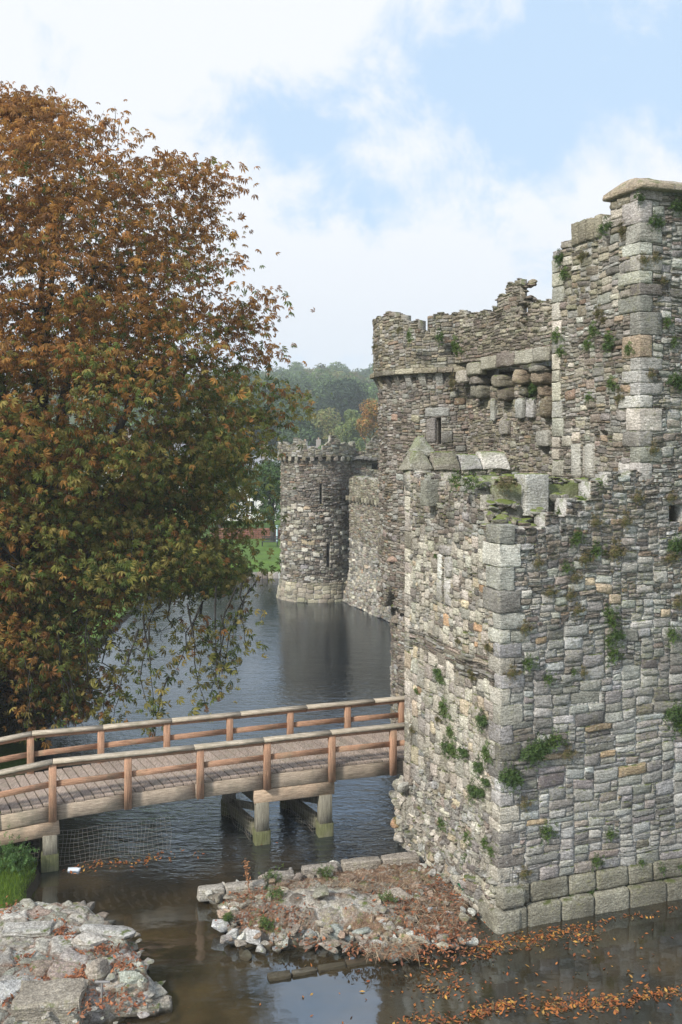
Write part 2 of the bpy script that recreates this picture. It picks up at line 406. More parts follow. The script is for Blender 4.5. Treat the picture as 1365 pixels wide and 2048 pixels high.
QUOIN = [(4, (.40, .395, .365)), (2, (.345, .345, .33)), (1, (.42, .35, .255)), (1, (.30, .295, .265))]
def pick(pal, rs, j=.17):
    w = np.array([p[0] for p in pal], float); k = rs.choice(len(pal), p=w / w.sum())
    return np.clip(np.array(pal[k][1]) * A(1.08, 1.075, 1.045) * (1 + rs.randn() * j) * (1 + rs.randn(3) * .02), .02, .8)

_G = np.array([-1, -.80, -.25, .3, .82, 1.0])
_gx, _gy = np.meshgrid(_G, _G, indexing='ij'); _gx = _gx.ravel(); _gy = _gy.ravel(); _m = len(_G)
_ring = ([i * _m for i in range(_m)] + [(_m - 1) * _m + j for j in range(1, _m)] + [i * _m + _m - 1 for i in range(_m - 2, -1, -1)] + [j for j in range(_m - 2, 0, -1)])
_SQ = [[i * _m + j, (i + 1) * _m + j, (i + 1) * _m + j + 1, i * _m + j + 1] for i in range(_m - 1) for j in range(_m - 1)]
_nr = len(_ring)
_SQ += [[_ring[k], _m * _m + k, _m * _m + (k + 1) % _nr, _ring[(k + 1) % _nr]] for k in range(_nr)]
_SQ = np.array(_SQ)
_edge = ((np.abs(_gx) == 1) | (np.abs(_gy) == 1)).astype(float)
_corner = ((np.abs(_gx) == 1) & (np.abs(_gy) == 1)).astype(float)
def stone(mb, mp, u0, u1, z0, z1, proud, col, rs, gap=.010, rough=.010, depth=.10):
    w, h = (u1 - u0) / 2 - gap, (z1 - z0) / 2 - gap * .8
    cu, cz = (u0 + u1) / 2, (z0 + z1) / 2; s = min(w, h)
    rd = min(.028, s * .5) * rs.uniform(.5, 1.2)
    U = cu + _gx * w - _corner * np.sign(_gx) * rd * .5; Z = cz + _gy * h - _corner * np.sign(_gy) * rd * .5
    U = U + rs.randn() * .1 * s * (_gy) * .5 + _edge * rs.randn(len(U)) * min(.009, s * .12)
    Z = Z + rs.randn() * .07 * s * (_gx) + _edge * rs.randn(len(U)) * min(.008, s * .10)
    tl, tv = np.clip(rs.randn() * rough * .9, -.011, .011), np.clip(rs.randn() * rough * .7, -.008, .008)
    W = proud + _gx * tl + _gy * tv + rs.randn(len(U)) * rough * .8 - _edge * rd * .9 + (1 - _gx ** 2) * (1 - _gy ** 2) * min(.02, s * .15) * rs.uniform(-.2, 1)
    Ub, Zb = U[_ring], Z[_ring]
    V = mp(np.concatenate([U, Ub]), np.concatenate([Z, Zb]), np.concatenate([W, np.full(_nr, -depth)]))
    mb.add(V, _SQ, col=col)

def panel(mb, mp, U, z0, z1, zone, seed=0, top=None, bottom=None, holes=(), pre=(), thick=.5, cell=.05, body=True, curved=False, wav=.03, mortar=(.36, .345, .31), u_start=0.0, asp=.62, mw=-.021):
    """fills a wall face with irregular stones. zone(u,z,rs)->(wmin,wmax,hmin,hmax,palette,proud,rough)"""
    rs = R(seed); nu = int(round(U / cell)); nv = int(round((z1 - z0) / cell))
    uu = u_start + (np.arange(nu) + .5) * cell; vv = z0 + (np.arange(nv) + .5) * cell
    occ = np.zeros((nu, nv), bool)
    if top is not None:
        tp = np.array([top(x) for x in uu]); occ |= vv[None, :] > tp[:, None]
    if bottom is not None:
        bt = np.array([bottom(x) for x in uu]); occ |= vv[None, :] < bt[:, None]
    for (a, b2, c, d) in holes: occ |= ((uu > a) & (uu < b2))[:, None] & ((vv > c) & (vv < d))[None, :]
    solid = ~occ
    for (a, b2, c, d) in pre: occ |= ((uu > a) & (uu < b2))[:, None] & ((vv > c) & (vv < d))[None, :]
    def warp(u, z): return z + wav * np.sin(u * 1.7 + seed + z * .9) + wav * .5 * np.sin(u * 4.1 + z * 2.3 + seed * 2)
    if wav: mpw = lambda u, z, w: mp(u, warp(u, z), w)
    else: mpw = mp
    for j in range(nv):
        i = 0; row = occ[:, j]
        while i < nu:
            if row[i]: i += 1; continue
            u = uu[i]; z = vv[j]
            wmin, wmax, hmin, hmax, pal, proud, rough = zone(u, z, rs)
            w = max(1, int(round(rs.uniform(wmin, wmax) / cell))); h = max(1, int(round(rs.uniform(hmin, hmax) / cell)))
            run = 0
            while run < w + 2 and i + run < nu and not row[i + run]: run += 1
            if run <= w + 1: w = run
            w = min(w, run)
            h = min(h, max(1, int(w * asp * rs.uniform(.7, 1.25) + .5)))
            if w * cell < .12: h = min(h, 2 + rs.randint(2))
            k = 1
            while k < h and j + k < nv and not occ[i:i + w, j + k].any(): k += 1
            occ[i:i + w, j:j + k] = True
            pr = max(-.001, proud + .004 + rs.randn() * rough * .95)
            stone(mb, mpw, u_start + i * cell, u_start + (i + w) * cell, z0 + j * cell, z0 + (j + k) * cell, pr, pick(pal, rs), rs, rough=rough * .8)
            i += w
    if body:
        i = 0
        mc = np.array(mortar)
        while i < nu:
            k = 1
            mxk = 4 if curved else 12
            while i + k < nu and k < mxk and (solid[i + k] == solid[i]).all(): k += 1
            colm = solid[i]; j = 0
            while j < nv:
                if not colm[j]: j += 1; continue
                e = j
                while e < nv and colm[e]: e += 1
                a, b2 = u_start + i * cell, u_start + (i + k) * cell
                za, zb = z0 + j * cell, z0 + e * cell - (.03 if e < nv else .02)
                n = max(1, int((zb - za) / .5)) + 1
                zs = np.linspace(za, zb, n); V = []
                for zq in zs:
                    for (ua, wa) in ((a, mw), (b2, mw), (b2, -thick), (a, -thick)):
                        V.append(mpw(np.array([ua]), np.array([zq]), np.array([wa]))[0])
                q = [[r * 4 + c, r * 4 + (c + 1) % 4, r * 4 + 4 + (c + 1) % 4, r * 4 + 4 + c] for r in range(n - 1) for c in range(4)]
                q += [[3, 2, 1, 0], [n * 4 - 4, n * 4 - 3, n * 4 - 2, n * 4 - 1]]
                mb.add(V, q, col=mc); j = e
            i += k
def flat_map(O, d, n, batter=None):
    O = A(*O); d = A(*d, 0); n = A(*n, 0)
    def f(u, z, w):
        ww = w + (batter(u, z) if batter else 0)
        P = O[None, :] + d[None, :] * u[:, None] + n[None, :] * ww[:, None]; P[:, 2] = z; return P
    return f
def cyl_map(cx, cy, Rr, batter=None):   # u measured along the surface from direction -x, counter-clockwise seen from above
    def f(u, z, w):
        r = Rr + w + (batter(z) if batter else 0); a = math.pi + u / Rr
        return np.stack([cx + r * np.cos(a), cy + r * np.sin(a), z], 1)
    return f
def prism(mb, poly, z0, z1, col):
    n = len(poly); V = [(x, y, z0) for x, y in poly] + [(x, y, z1) for x, y in poly]; c = np.mean(np.array(poly), 0)
    V.append((c[0], c[1], z1)); q = [[i, (i + 1) % n, n + (i + 1) % n, n + i] for i in range(n)]
    t = [[2 * n, n + i, n + (i + 1) % n] for i in range(n)]
    mb.add(V, q, t, col=col)

Ld = A(-.384, .923); Rd = A(.95, .312); Ld /= np.linalg.norm(Ld); Rd /= np.linalg.norm(Rd)
Ln_ = A(-Ld[1], Ld[0]) * 1.0; Ln_ = A(-.923, -.384) / np.linalg.norm(A(.923, .384)); Rn_ = A(Rd[1], -Rd[0])
C0 = A(3.6, 20.9); T0 = C0 + Rd * 3.715
def P3(p, z): return A(p[0], p[1], z)

# ---- low ruined spur tower (nearest)
def build_spur():
    rs = R(11)
    t = thing('spur_tower', 'low ruined grey stone tower with a broken top, its corner standing over the leafy water', 'tower', (C0[0], C0[1], 0))
    wl = MB(); wr = MB(); qn = MB(); cr = MB()
    bl = lambda u, z: np.where(z < 2.4, (2.4 - z) * .05, 0) + np.where(z < 1.0, .08, 0)
    mpl = flat_map((C0[0], C0[1], 0), Ld, Ln_, bl); mpr = flat_map((C0[0], C0[1], 0), Rd, Rn_, lambda u, z: np.where(z < 2.4, (2.4 - z) * .02, 0))
    # quoins up the corner
    z = 1.02; k = 0; preL = []; preR = []
    while z < 9.0:
        hq = rs.choice([.26, .32, .38, .44]) if z > 2.2 else rs.choice([.2, .3])
        if z + hq > 9.08: hq = 9.08 - z
        big = z > 7.0
        a, b2 = ((.28, .50) if k % 2 else (.46, .28)); a *= rs.uniform(.75, 1.2); b2 *= rs.uniform(.75, 1.3)
        if big: a, b2 = (.55, .35) if k % 2 else (.70, .50); hq = min(.52, 9.08 - z)
        if hq < .12: break
        pr = .012 + (.03 if big else 0)
        off = float(bl(0, np.array(z))) if z < 2.4 else 0
        c = C0 + Ld * (a / 2) + Rd * (b2 / 2) + (Ln_ + Rn_) * (pr / 2) + Ln_ * off
        ax = [[Ld[0], Ld[1], 0], [Rd[0], Rd[1], 0], [0, 0, 1]]
        block(qn, P3(c, z + hq / 2), ax, (a / 2 + pr / 2, b2 / 2 + pr / 2, hq / 2 - .005), pick(QUOIN + PALE[2:3] + GREY[:2] if z > 2.5 else PALE + GREY, rs), .024, .016, rs)
        preL.append((0, a, z, z + hq)); preR.append((0, b2, z, z + hq)); z += hq; k += 1
    def zl(u, z, rs):
        if z > 8.6: return (.12, .4, .08, .2, GREY + BROWN, .0, .02)
        if z > 5.9:
            return (.18, .38, .18, .34, PALE, .01, .018) if rs.rand() < .55 else (.12, .32, .07, .15, GREY + PALE + BROWN[:2], 0, .02)
        if z > 5.35: return (.3, .8, .05, .10, BROWN + GREY, .02, .025)
        if z > 2.3: return (.25, .48, .28, .5, PALE, .015, .02) if rs.rand() < .75 else (.2, .5, .06, .14, GREY + PALE, .01, .02)
        return (.12, .4, .08, .28, PALE + GREY, .0, .035)
    tl = lambda u: (9.06 if u < .7 else 9.35 if u < .9 else 9.7 if u < 1.1 else 9.95 if u < 1.3 else 10.0 if u < 2.8 else 10.15) + .06 * math.sin(u * 9)
    slit = (2.55, 2.67, 6.9, 8.05)
    for (a, b2, c, d) in ((2.24, 2.54, 6.85, 7.55), (2.22, 2.54, 7.55, 8.1), (2.68, 2.98, 6.85, 7.45), (2.68, 2.92, 7.45, 8.1), (2.25, 2.9, 8.1, 8.35)):
        stone(wl, mpl, a, b2, c, d, .035, pick(QUOIN, rs), rs); preL.append((a, b2, c, d))
    panel(wl, mpl, 4.75, 0.0, 10.3, zl, 21, top=tl, holes=[slit], pre=preL, mortar=(.40, .38, .33), asp=1.15)
    # dressed edge at the far end of the left face
    z = .3
    while z < 9.6:
        hq = rs.uniform(.3, .6); w = rs.uniform(.22, .42)
        c = C0 + Ld * (4.75 - w / 2 + .03)
        off = float(bl(0, np.array(z))) if z < 2.4 else 0
        block(qn, P3(c + Ln_ * (-.12 + off), z + hq / 2), [[Ld[0], Ld[1], 0], [Ln_[0], Ln_[1], 0], [0, 0, 1]], (w / 2, .16, hq / 2 - .008), pick(PALE, rs), .03, .012, rs); z += hq
    def zr(u, z, rs):
        if z > 8.2: return (.12, .42, .06, .2, RIGHT + BROWN, .0, .022)
        if z > 6.6: return (.2, .5, .18, .34, RIGHT + QUOIN, .01, .014) if rs.rand() < .35 else (.15, .5, .06, .14, RIGHT + BROWN, 0, .02)
        if z > 5.0: return (.3, .7, .2, .36, RIGHT, .01, .014) if rs.rand() < .6 else (.25, .7, .1, .16, RIGHT, 0, .016)
        band = math.sin(z * 2.9) > .1
        if band: return (.35, .85, .2, .34, RIGHT, .008, .011)
        return (.35, 1.0, .1, .2, RIGHT, .0, .013) if rs.rand() < .84 else (.35, .6, .3, .45, RIGHT + QUOIN[:2], .01, .012)
    def tr(u):
        b = 9.06 if u < .5 else 9.02 if u < 1.15 else 9.25 if u < 1.7 else 9.62 if u < 2.35 else 10.0 if u < 2.8 else 10.25
        return b + .05 * math.sin(u * 11)
    preR.append((6.0, 6.35, 8.35, 8.62))
    panel(wr, mpr, 9.4, .9, 10.3, zr, 22, top=tr, holes=[(4.55, 4.95, 9.0, 9.42)], pre=preR, mortar=(.46, .45, .42), mw=-.019)
    # broken core of the top behind the corner, with its own faces
    K0 = C0 + Ld * 1.0 + Rd * .45
    mpc = flat_map((K0[0], K0[1], 0), Rd, Rn_)
    panel(cr, mpc, 2.6, 8.8, 10.1, lambda u, z, rs: (.1, .4, .08, .25, GREY + BROWN, 0, .05), 23, top=lambda u: 10.02 + .08 * math.sin(u * 5), thick=1.2)
    K1 = C0 + Ld * .75 + Rd * 0
    prism(cr, [tuple(C0 + Ld * .4 + Rd * .45), tuple(C0 + Ld * .4 + Rd * 9), tuple(C0 + Ld * 4.6 + Rd * 9), tuple(C0 + Ld * 4.6 + Rd * .45)], 0, 9.02, (.25, .24, .2))
    prism(cr, [tuple(C0 + Ld * .85 + Rd * .4), tuple(C0 + Ld * .85 + Rd * 3.6), tuple(C0 + Ld * 4.5 + Rd * 3.6), tuple(C0 + Ld * 4.5 + Rd * .4)], 8.9, 9.93, (.25, .24, .2))
    for _ in range(60):
        u, v = rs.uniform(.1, 1.0), rs.uniform(.45, 1.3); p = C0 + Rd * u + Ld * v
        rock(cr, P3(p, 9.0 + rs.rand() * max(.1, (v - .35) * 1.1)), (rs.uniform(.1, .22), rs.uniform(.1, .2), rs.uniform(.05, .12)), pick(GREY + BROWN, rs), rs)
    for _ in range(46):                                             # rubble lying on the broken top
        u, v = rs.uniform(.2, 3.2), rs.uniform(.9, 4.4)
        p = C0 + Rd * u + Ld * v; rock(cr, P3(p, 9.95 + rs.rand() * .05), (rs.uniform(.1, .25), rs.uniform(.1, .2), rs.uniform(.05, .12)), pick(GREY, rs), rs)
    for _ in range(16):
        u = rs.uniform(.5, 2.8); p = C0 + Rd * u + Ld * rs.uniform(.3, .7); zt = tr(u)
        rock(cr, P3(p, zt + .0), (rs.uniform(.1, .22), rs.uniform(.1, .2), rs.uniform(.05, .12)), pick(GREY, rs), rs)
    wl.build('side_wall', M['stone'], t); wr.build('front_wall', M['stone'], t); cr.build('broken_top', M['mossy'], t); qn.build('quoin_stones', M['stone'], t)
    # squared blocks left standing on the top
    ax = [[Ld[0], Ld[1], 0], [Rd[0], Rd[1], 0], [0, 0, 1]]
    for (x0, x1, y0, y1, d, dp) in ((1037, 1098, 948, 1032, 21.9, .5), (1150, 1192, 1000, 1032, 21.6, .5), (966, 1038, 1055, 1108, None, .0)):
        if d is None: continue
        m_ = MB(); a = px(x0, y1, d); b2 = px(x1, y0, d); w = (b2[0] - a[0]) / 2; hh = (b2[2] - a[2]) / 2
        block(m_, ((a[0] + b2[0]) / 2, d + dp / 2, (a[2] + b2[2]) / 2), [[Ld[0], Ld[1], 0], [Rd[0], Rd[1], 0], [0, 0, 1]], (dp / 2, w * .85, hh), A(.44, .44, .41), .025, .01, rs)
        m_.build('squared_block', M['mossy'], t)
    m_ = MB(); c = C0 + Ld * 3.05 + Ln_ * .10
    block(m_, P3(c, 9.65), [[Ld[0], Ld[1], 0], [Ln_[0], Ln_[1], 0], [0, 0, 1]], (.16, .26, .33), (.25, .25, .21), .02, .01, rs)
    m_.build('projecting_block', M['stone'], t)
    # coping stones of the back parapet
    m_ = MB(); E0 = C0 + Ld * 4.45
    wall_c = lambda u, z, rs: (.15, .4, .1, .25, GREY + PALE, 0, .03)
    panel(m_, flat_map((E0[0] - .03, E0[1] - .1, 0), Rd, Rn_), 3.3, 9.6, 10.25, wall_c, 24, thick=.5, wav=.02)
    m_.build('back_parapet', M['mossy'], t)
    u = -.12
    for (w, h, yy, tp) in ((.72, .52, 0, (.45, .35)), (.80, .50, 0, (.85, .35)), (.62, .42, 0, (.85, .5)), (.85, .50, .05, (.8, .45))):
        m_ = MB(); c = E0 + Rd * (u + w / 2) + Ld * .2
        block(m_, P3(c, 10.18 + h / 2), [[Rd[0], Rd[1], 0], [Ld[0], Ld[1], 0], [0, 0, 1]], (w / 2, .36, h / 2), pick(QUOIN[:2] + OLIVE[2:3], rs), .03, .02, rs, taper=tp)
        m_.build('coping_stone', M['mossy'], t); u += w + .02
    m_ = MB(); c = E0 + Rd * .5 + Ld * .45
    block(m_, P3(c, 10.83), [[Rd[0], Rd[1], 0], [Ld[0], Ld[1], 0], [0, 0, 1]], (.36, .3, .26), (.36, .36, .31), .04, .03, rs, taper=(.25, .3)); m_.build('coping_stone', M['mossy'], t)
    # plinth: two courses of large mossy blocks along the water
    pm = MB()
    for (z0, z1, out, wmin, wmax) in ((-.35, .46, .20, .75, 1.1), (.46, .92, .08, .6, 1.1)):
        s = -.26 if out > .15 else -.12; first = True
        while s < 9.2:
            w = rs.uniform(wmin, wmax) if not first else .85
            c = C0 + Rd * (s + w / 2) + Rn_ * (out - .35)
            g = A(.235, .225, .175) * rs.uniform(.85, 1.15)
            block(pm, P3(c, (z0 + z1) / 2), [[Rd[0], Rd[1], 0], [Rn_[0], Rn_[1], 0], [0, 0, 1]], (w / 2 - .006, .36, (z1 - z0) / 2 - .005), g, .06, .014, rs)
            s += w; first = False
        block(pm, P3(C0 + Ld * .18 + Ln_ * (out - .28), (z0 + z1) / 2), [[Ld[0], Ld[1], 0], [Ln_[0], Ln_[1], 0], [0, 0, 1]], (.45, .32, (z1 - z0) / 2 - .01), (.27, .26, .21), .09, .02, rs)
    pm.build('plinth', M['plinth'], t)
    # rough footing rubble on the left side
    fm = MB()
    for s in np.arange(.7, 5.2, .26):
        for q in range(4):
            c = C0 + Ld * (s + rs.uniform(-.1, .1)) + Ln_ * rs.uniform(-.08, .10)
            rock(fm, P3(c, rs.uniform(.0, .75 + .12 * s)), (rs.uniform(.14, .3), rs.uniform(.14, .26), rs.uniform(.1, .22)), pick(PALE[2:] + GREY, rs), rs)
    for _ in range(30):
        c = C0 + Ld * rs.uniform(4.5, 4.95) + Ln_ * rs.uniform(-.1, .22)
        rock(fm, P3(c, rs.uniform(.1, 2.1)), (rs.uniform(.12, .24), rs.uniform(.12, .2), rs.uniform(.10, .2)), pick(PALE, rs), rs)
    fm.build('rubble_footing', M['stone'], t, smooth=False)
build_spur()

# ---- tall gate tower
def build_tall():
    rs = R(31)
    t = thing('gate_tower', 'tall pale-grey stone tower at the right edge with a sloping coping on its top', 'tower', (T0[0], T0[1], 0))
    wl = MB(); wr = MB(); qn = MB(); core = MB()
    mpl = flat_map((T0[0], T0[1], 0), Ld, Ln_); mpr = flat_map((T0[0], T0[1], 0), Rd, Rn_)
    z = 10.0; k = 0; preL = []; preR = []
    while z < 16.85:
        hq = rs.choice([.3, .38, .46, .55]); hq = min(hq, 16.98 - z)
        if hq < .12: break
        a, b2 = (.34, .62) if k % 2 else (.62, .34)
        if rs.rand() < .3: a += .15
        block(qn, P3(T0 + Ld * a / 2 + Rd * b2 / 2 + (Ln_ + Rn_) * .018, z + hq / 2), [[Ld[0], Ld[1], 0], [Rd[0], Rd[1], 0], [0, 0, 1]], (a / 2 + .01, b2 / 2 + .01, hq / 2 - .005), pick(QUOIN + GREY[:2], rs), .024, .014, rs)
        preL.append((0, a, z, z + hq)); preR.append((0, b2, z, z + hq)); z += hq; k += 1
    z = 10.0; k = 0                                           # paler squared stones at the back edge of the left face
    while z < 15.9:
        hq = rs.uniform(.3, .55); w = rs.uniform(.3, .6)
        c = T0 + Ld * (3.5 - w / 2)
        block(qn, P3(c - Ln_ * .16, z + hq / 2), [[Ld[0], Ld[1], 0], [Ln_[0], Ln_[1], 0], [0, 0, 1]], (w / 2, .20, hq / 2 - .008), pick(PALE + QUOIN, rs), .03, .012, rs)
        preL.append((3.5 - w, 3.6, z, z + hq)); z += hq
    def zl(u, z, rs):
        if z > 14.2: return (.25, .6, .2, .42, OLIVE + PALE[:3] + GREY, .01, .02) if rs.rand() < .5 else (.15, .5, .08, .2, OLIVE + GREY, 0, .02)
        if z > 13: return (.12, .3, .12, .26, QUOIN + BROWN, .01, .02) if rs.rand() < .5 else (.1, .4, .06, .14, BROWN + GREY, 0, .02)
        return (.12, .5, .06, .14, BROWN + GREY, 0, .02) if rs.rand() < .75 else (.2, .45, .2, .34, GREY + BROWN + PALE[:2], .01, .02)
    def tl(u):
        b = 16.98 if u < 1.12 else 15.9 if u < 1.40 else 16.72 if u < 2.62 else 16.3 if u < 3.1 else 16.1
        return b
    holes = [(2.10, 2.22, 10.05, 10.85), (1.2, 1.5, 11.1, 11.2)]
    for (a, b2, c, d) in ((1.72, 2.09, 10.0, 10.9), (2.23, 2.65, 10.0, 10.9)):
        stone(wl, mpl, a, b2, c, d, .05, (.40, .39, .35), rs); preL.append((a, b2, c, d))
    for (a, b2) in ((1.40, 1.68), (1.68, 2.02), (2.02, 2.34), (2.34, 2.62)):
        stone(wl, mpl, a, b2, 16.12, 16.72, .05, pick(OLIVE[:3], rs), rs, depth=.4); preL.append((a, b2, 16.12, 16.72))
    panel(wl, mpl, 3.5, 9.7, 17.0, zl, 32, top=tl, holes=holes, pre=preL, thick=.6)
    def zr(u, z, rs):
        if rs.rand() < .25: return (.2, .45, .18, .36, RIGHT + QUOIN[:2], .01, .02)
        return (.1, .45, .05, .13, RIGHT + GREY + BROWN[:2], 0, .022)
    panel(wr, mpr, 5.6, 9.9, 17.0, zr, 33, pre=preR, thick=.6, mortar=(.44, .43, .39), mw=-.020)
    prism(core, [tuple(T0 + Ld * .5 + Rd * .5), tuple(T0 + Ld * .5 + Rd * 5.6), tuple(T0 + Ld * 7 + Rd * 5.6), tuple(T0 + Ld * 3.3 + Rd * .5)], 0, 15.7, (.2, .19, .17))
    prism(core, [tuple(T0 + Ld * .1 + Rd * .1), tuple(T0 + Ld * .1 + Rd * 5.6), tuple(T0 + Ld * 1.15 + Rd * 5.6), tuple(T0 + Ld * 1.15 + Rd * .1)], 15, 16.93, (.25, .24, .21))
    wl.build('side_wall', M['stone'], t); wr.build('front_wall', M['stone'], t); core.build('core', M['stone'], t); qn.build('quoin_stones', M['stone'], t)
    # coping stones
    s = -.12; k = 0
    while s < 5.4:
        w = (.95, 1.1, .9, 1.2, 1.0, 1.1)[k % 6]; m_ = MB()
        def sh(P, first=(k == 0)):
            tt = (P[:, 2] + .19) / .38; P = P.copy()
            P[:, 1] = np.where(tt > .35, P[:, 1] * lerp(1, .30, np.clip((tt - .35) / .65, 0, 1)), P[:, 1])
            if first: P[:, 0] = np.where(P[:, 0] < 0, P[:, 0] * lerp(1, .55, np.clip((tt - .35) / .65, 0, 1)), P[:, 0])
            return P
        c = T0 + Rd * (s + w / 2) + Ld * .52
        block(m_, P3(c, 16.97 + .19), [[Rd[0], Rd[1], 0], [Ld[0], Ld[1], 0], [0, 0, 1]], (w / 2 - .004, .74, .19), (.37, .31, .235) if k == 0 else (.33, .29, .235), .04, .015, rs, shape=sh)
        m_.build('coping_stone', M['stone'], t); s += w; k += 1
build_tall()

# ---- gate wall with machicolation + round tower
G0 = A(6.06, 26.5)
def build_gate():
    rs = R(41)
    t = thing('gate_wall', 'recessed brown stone wall over the castle gate with heavy rounded corbels and a broken battlement', 'wall', (G0[0], G0[1], 0))
    lo = MB(); pa = MB(); core = MB()
    mlo = flat_map((G0[0], G0[1], 0), Ld, Ln_); mpa = flat_map(tuple(G0 + Ln_ * .45) + (0,), Ld, Ln_)
    def zlo(u, z, rs): return (.1, .4, .05, .13, BROWN + OLIVE[:2], 0, .02) if rs.rand() < .8 else (.2, .35, .18, .3, OLIVE + GREY, .01, .02)
    panel(lo, mlo, 7.2, 0.0, 14.2, zlo, 42, holes=[(.15, .62, 10.55, 10.95), (-.15, .10, 11.3, 12.6), (-.3, 3.95, 12.72, 13.4)], thick=.7, u_start=-1.5)
    def tp(u):
        for (a, b2, z) in ((-9, .62, 14.95), (.62, .98, 14.35), (.98, 1.25, 14.85), (1.0, 1.75, 15.70), (1.75, 2.25, 15.45), (2.25, 2.5, 15.15), (2.5, 2.9, 14.95), (2.9, 4.2, 15.05), (4.2, 5.2, 15.2), (5.2, 5.5, 15.2), (5.5, 9, 14.9)):
            if a <= u < b2 and not (z == 14.85 and u > 1.0): return z + .05 * math.sin(u * 13)
        return 15
    panel(pa, mpa, 7.2, 13.55, 15.8, lambda u, z, rs: (.12, .5, .06, .15, OLIVE + BROWN[:3], 0, .022), 43, top=tp, thick=.26, u_start=-1.5, mortar=(.32, .30, .255))
    c1 = MB(); prism(core, [tuple(G0 - Ln_ * 1.6 - Ld * 1), tuple(G0 - Ln_ * 5 - Ld * 1), tuple(G0 - Ln_ * 5 + Ld * 6), tuple(G0 - Ln_ * 1.6 + Ld * 6)], 0, 14, (.2, .19, .17))
    for _ in range(34):                                       # broken end of the standing fragment and of the notch
        p = G0 + Ln_ * (.45 - rs.uniform(.0, .5)) + Ld * rs.uniform(.97, 1.08); rock(pa, P3(p, rs.uniform(14.4, 15.72)), (rs.uniform(.08, .16), rs.uniform(.08, .16), rs.uniform(.035, .08)), pick(OLIVE + BROWN[:2], rs), rs)
    lo.build('gate_face', M['stone'], t); pa.build('battlement', M['stone'], t); core.build('core', M['stone'], t)
    # lintel stones
    li = MB(); u = -.6
    for k, w in enumerate((.8, .95, 1.0, .95, .85, .7)):
        z = 13.42 + (0, .0, .0, -.02, -.14, -.34)[k]
        c = G0 + Ln_ * .40 + Ld * (u + w / 2)
        block(li, P3(c, z), [[Ld[0], Ld[1], 0], [Ln_[0], Ln_[1], 0], [0, 0, 1]], (w / 2 - .01, .15, .20), pick([(1, (.34, .325, .275)), (1, (.30, .285, .25))], rs), .045, .02, rs); u += w
    li.build('lintel', M['stone'], t)
    # corbels: stacked rounded stones
    for k, (u, tiers) in enumerate(((.10, ((13.02, .34, .09, .27), (12.78, .26, .19, .23), (12.40, .10, .17, .18), (11.95, .0, .32, .17))), (1.12, ((12.86, .26, .22, .25), (12.46, .04, .18, .18))),
                                (2.20, ((12.80, .26, .20, .31), (12.40, .12, .20, .24))), (3.62, ((12.90, .22, .12, .24), (12.56, .16, .22, .33))))):
        cm = MB()
        for (dz, out, hh, hw) in tiers:
            c = G0 + Ld * (u + rs.uniform(-.04, .04)) + Ln_ * (out - .08)
            block(cm, P3(c, dz), [[Ld[0], Ld[1], 0], [Ln_[0], Ln_[1], 0], [0, 0, 1]], (hw * rs.uniform(.9, 1.1), .38, hh), pick([(1, (.19, .172, .145)), (1, (.22, .18, .14)), (1, (.165, .152, .135))], rs), .16, .03, rs)
        cm.build('corbel', M['stone'], t)
    for (u, z, hw, hh) in ((.35, 11.05, .3, .22), (3.05, 11.95, .10, .34), (1.55, 11.95, .2, .3), (1.0, 11.95, .2, .3), (2.4, 11.4, .26, .22)):
        cm = MB(); block(cm, P3(G0 + Ld * u + Ln_ * .0, z), [[Ld[0], Ld[1], 0], [Ln_[0], Ln_[1], 0], [0, 0, 1]], (hw, .14, hh), pick(GREY[:3], rs), .05, .02, rs); cm.build('projecting_block', M['stone'], t)
build_gate()

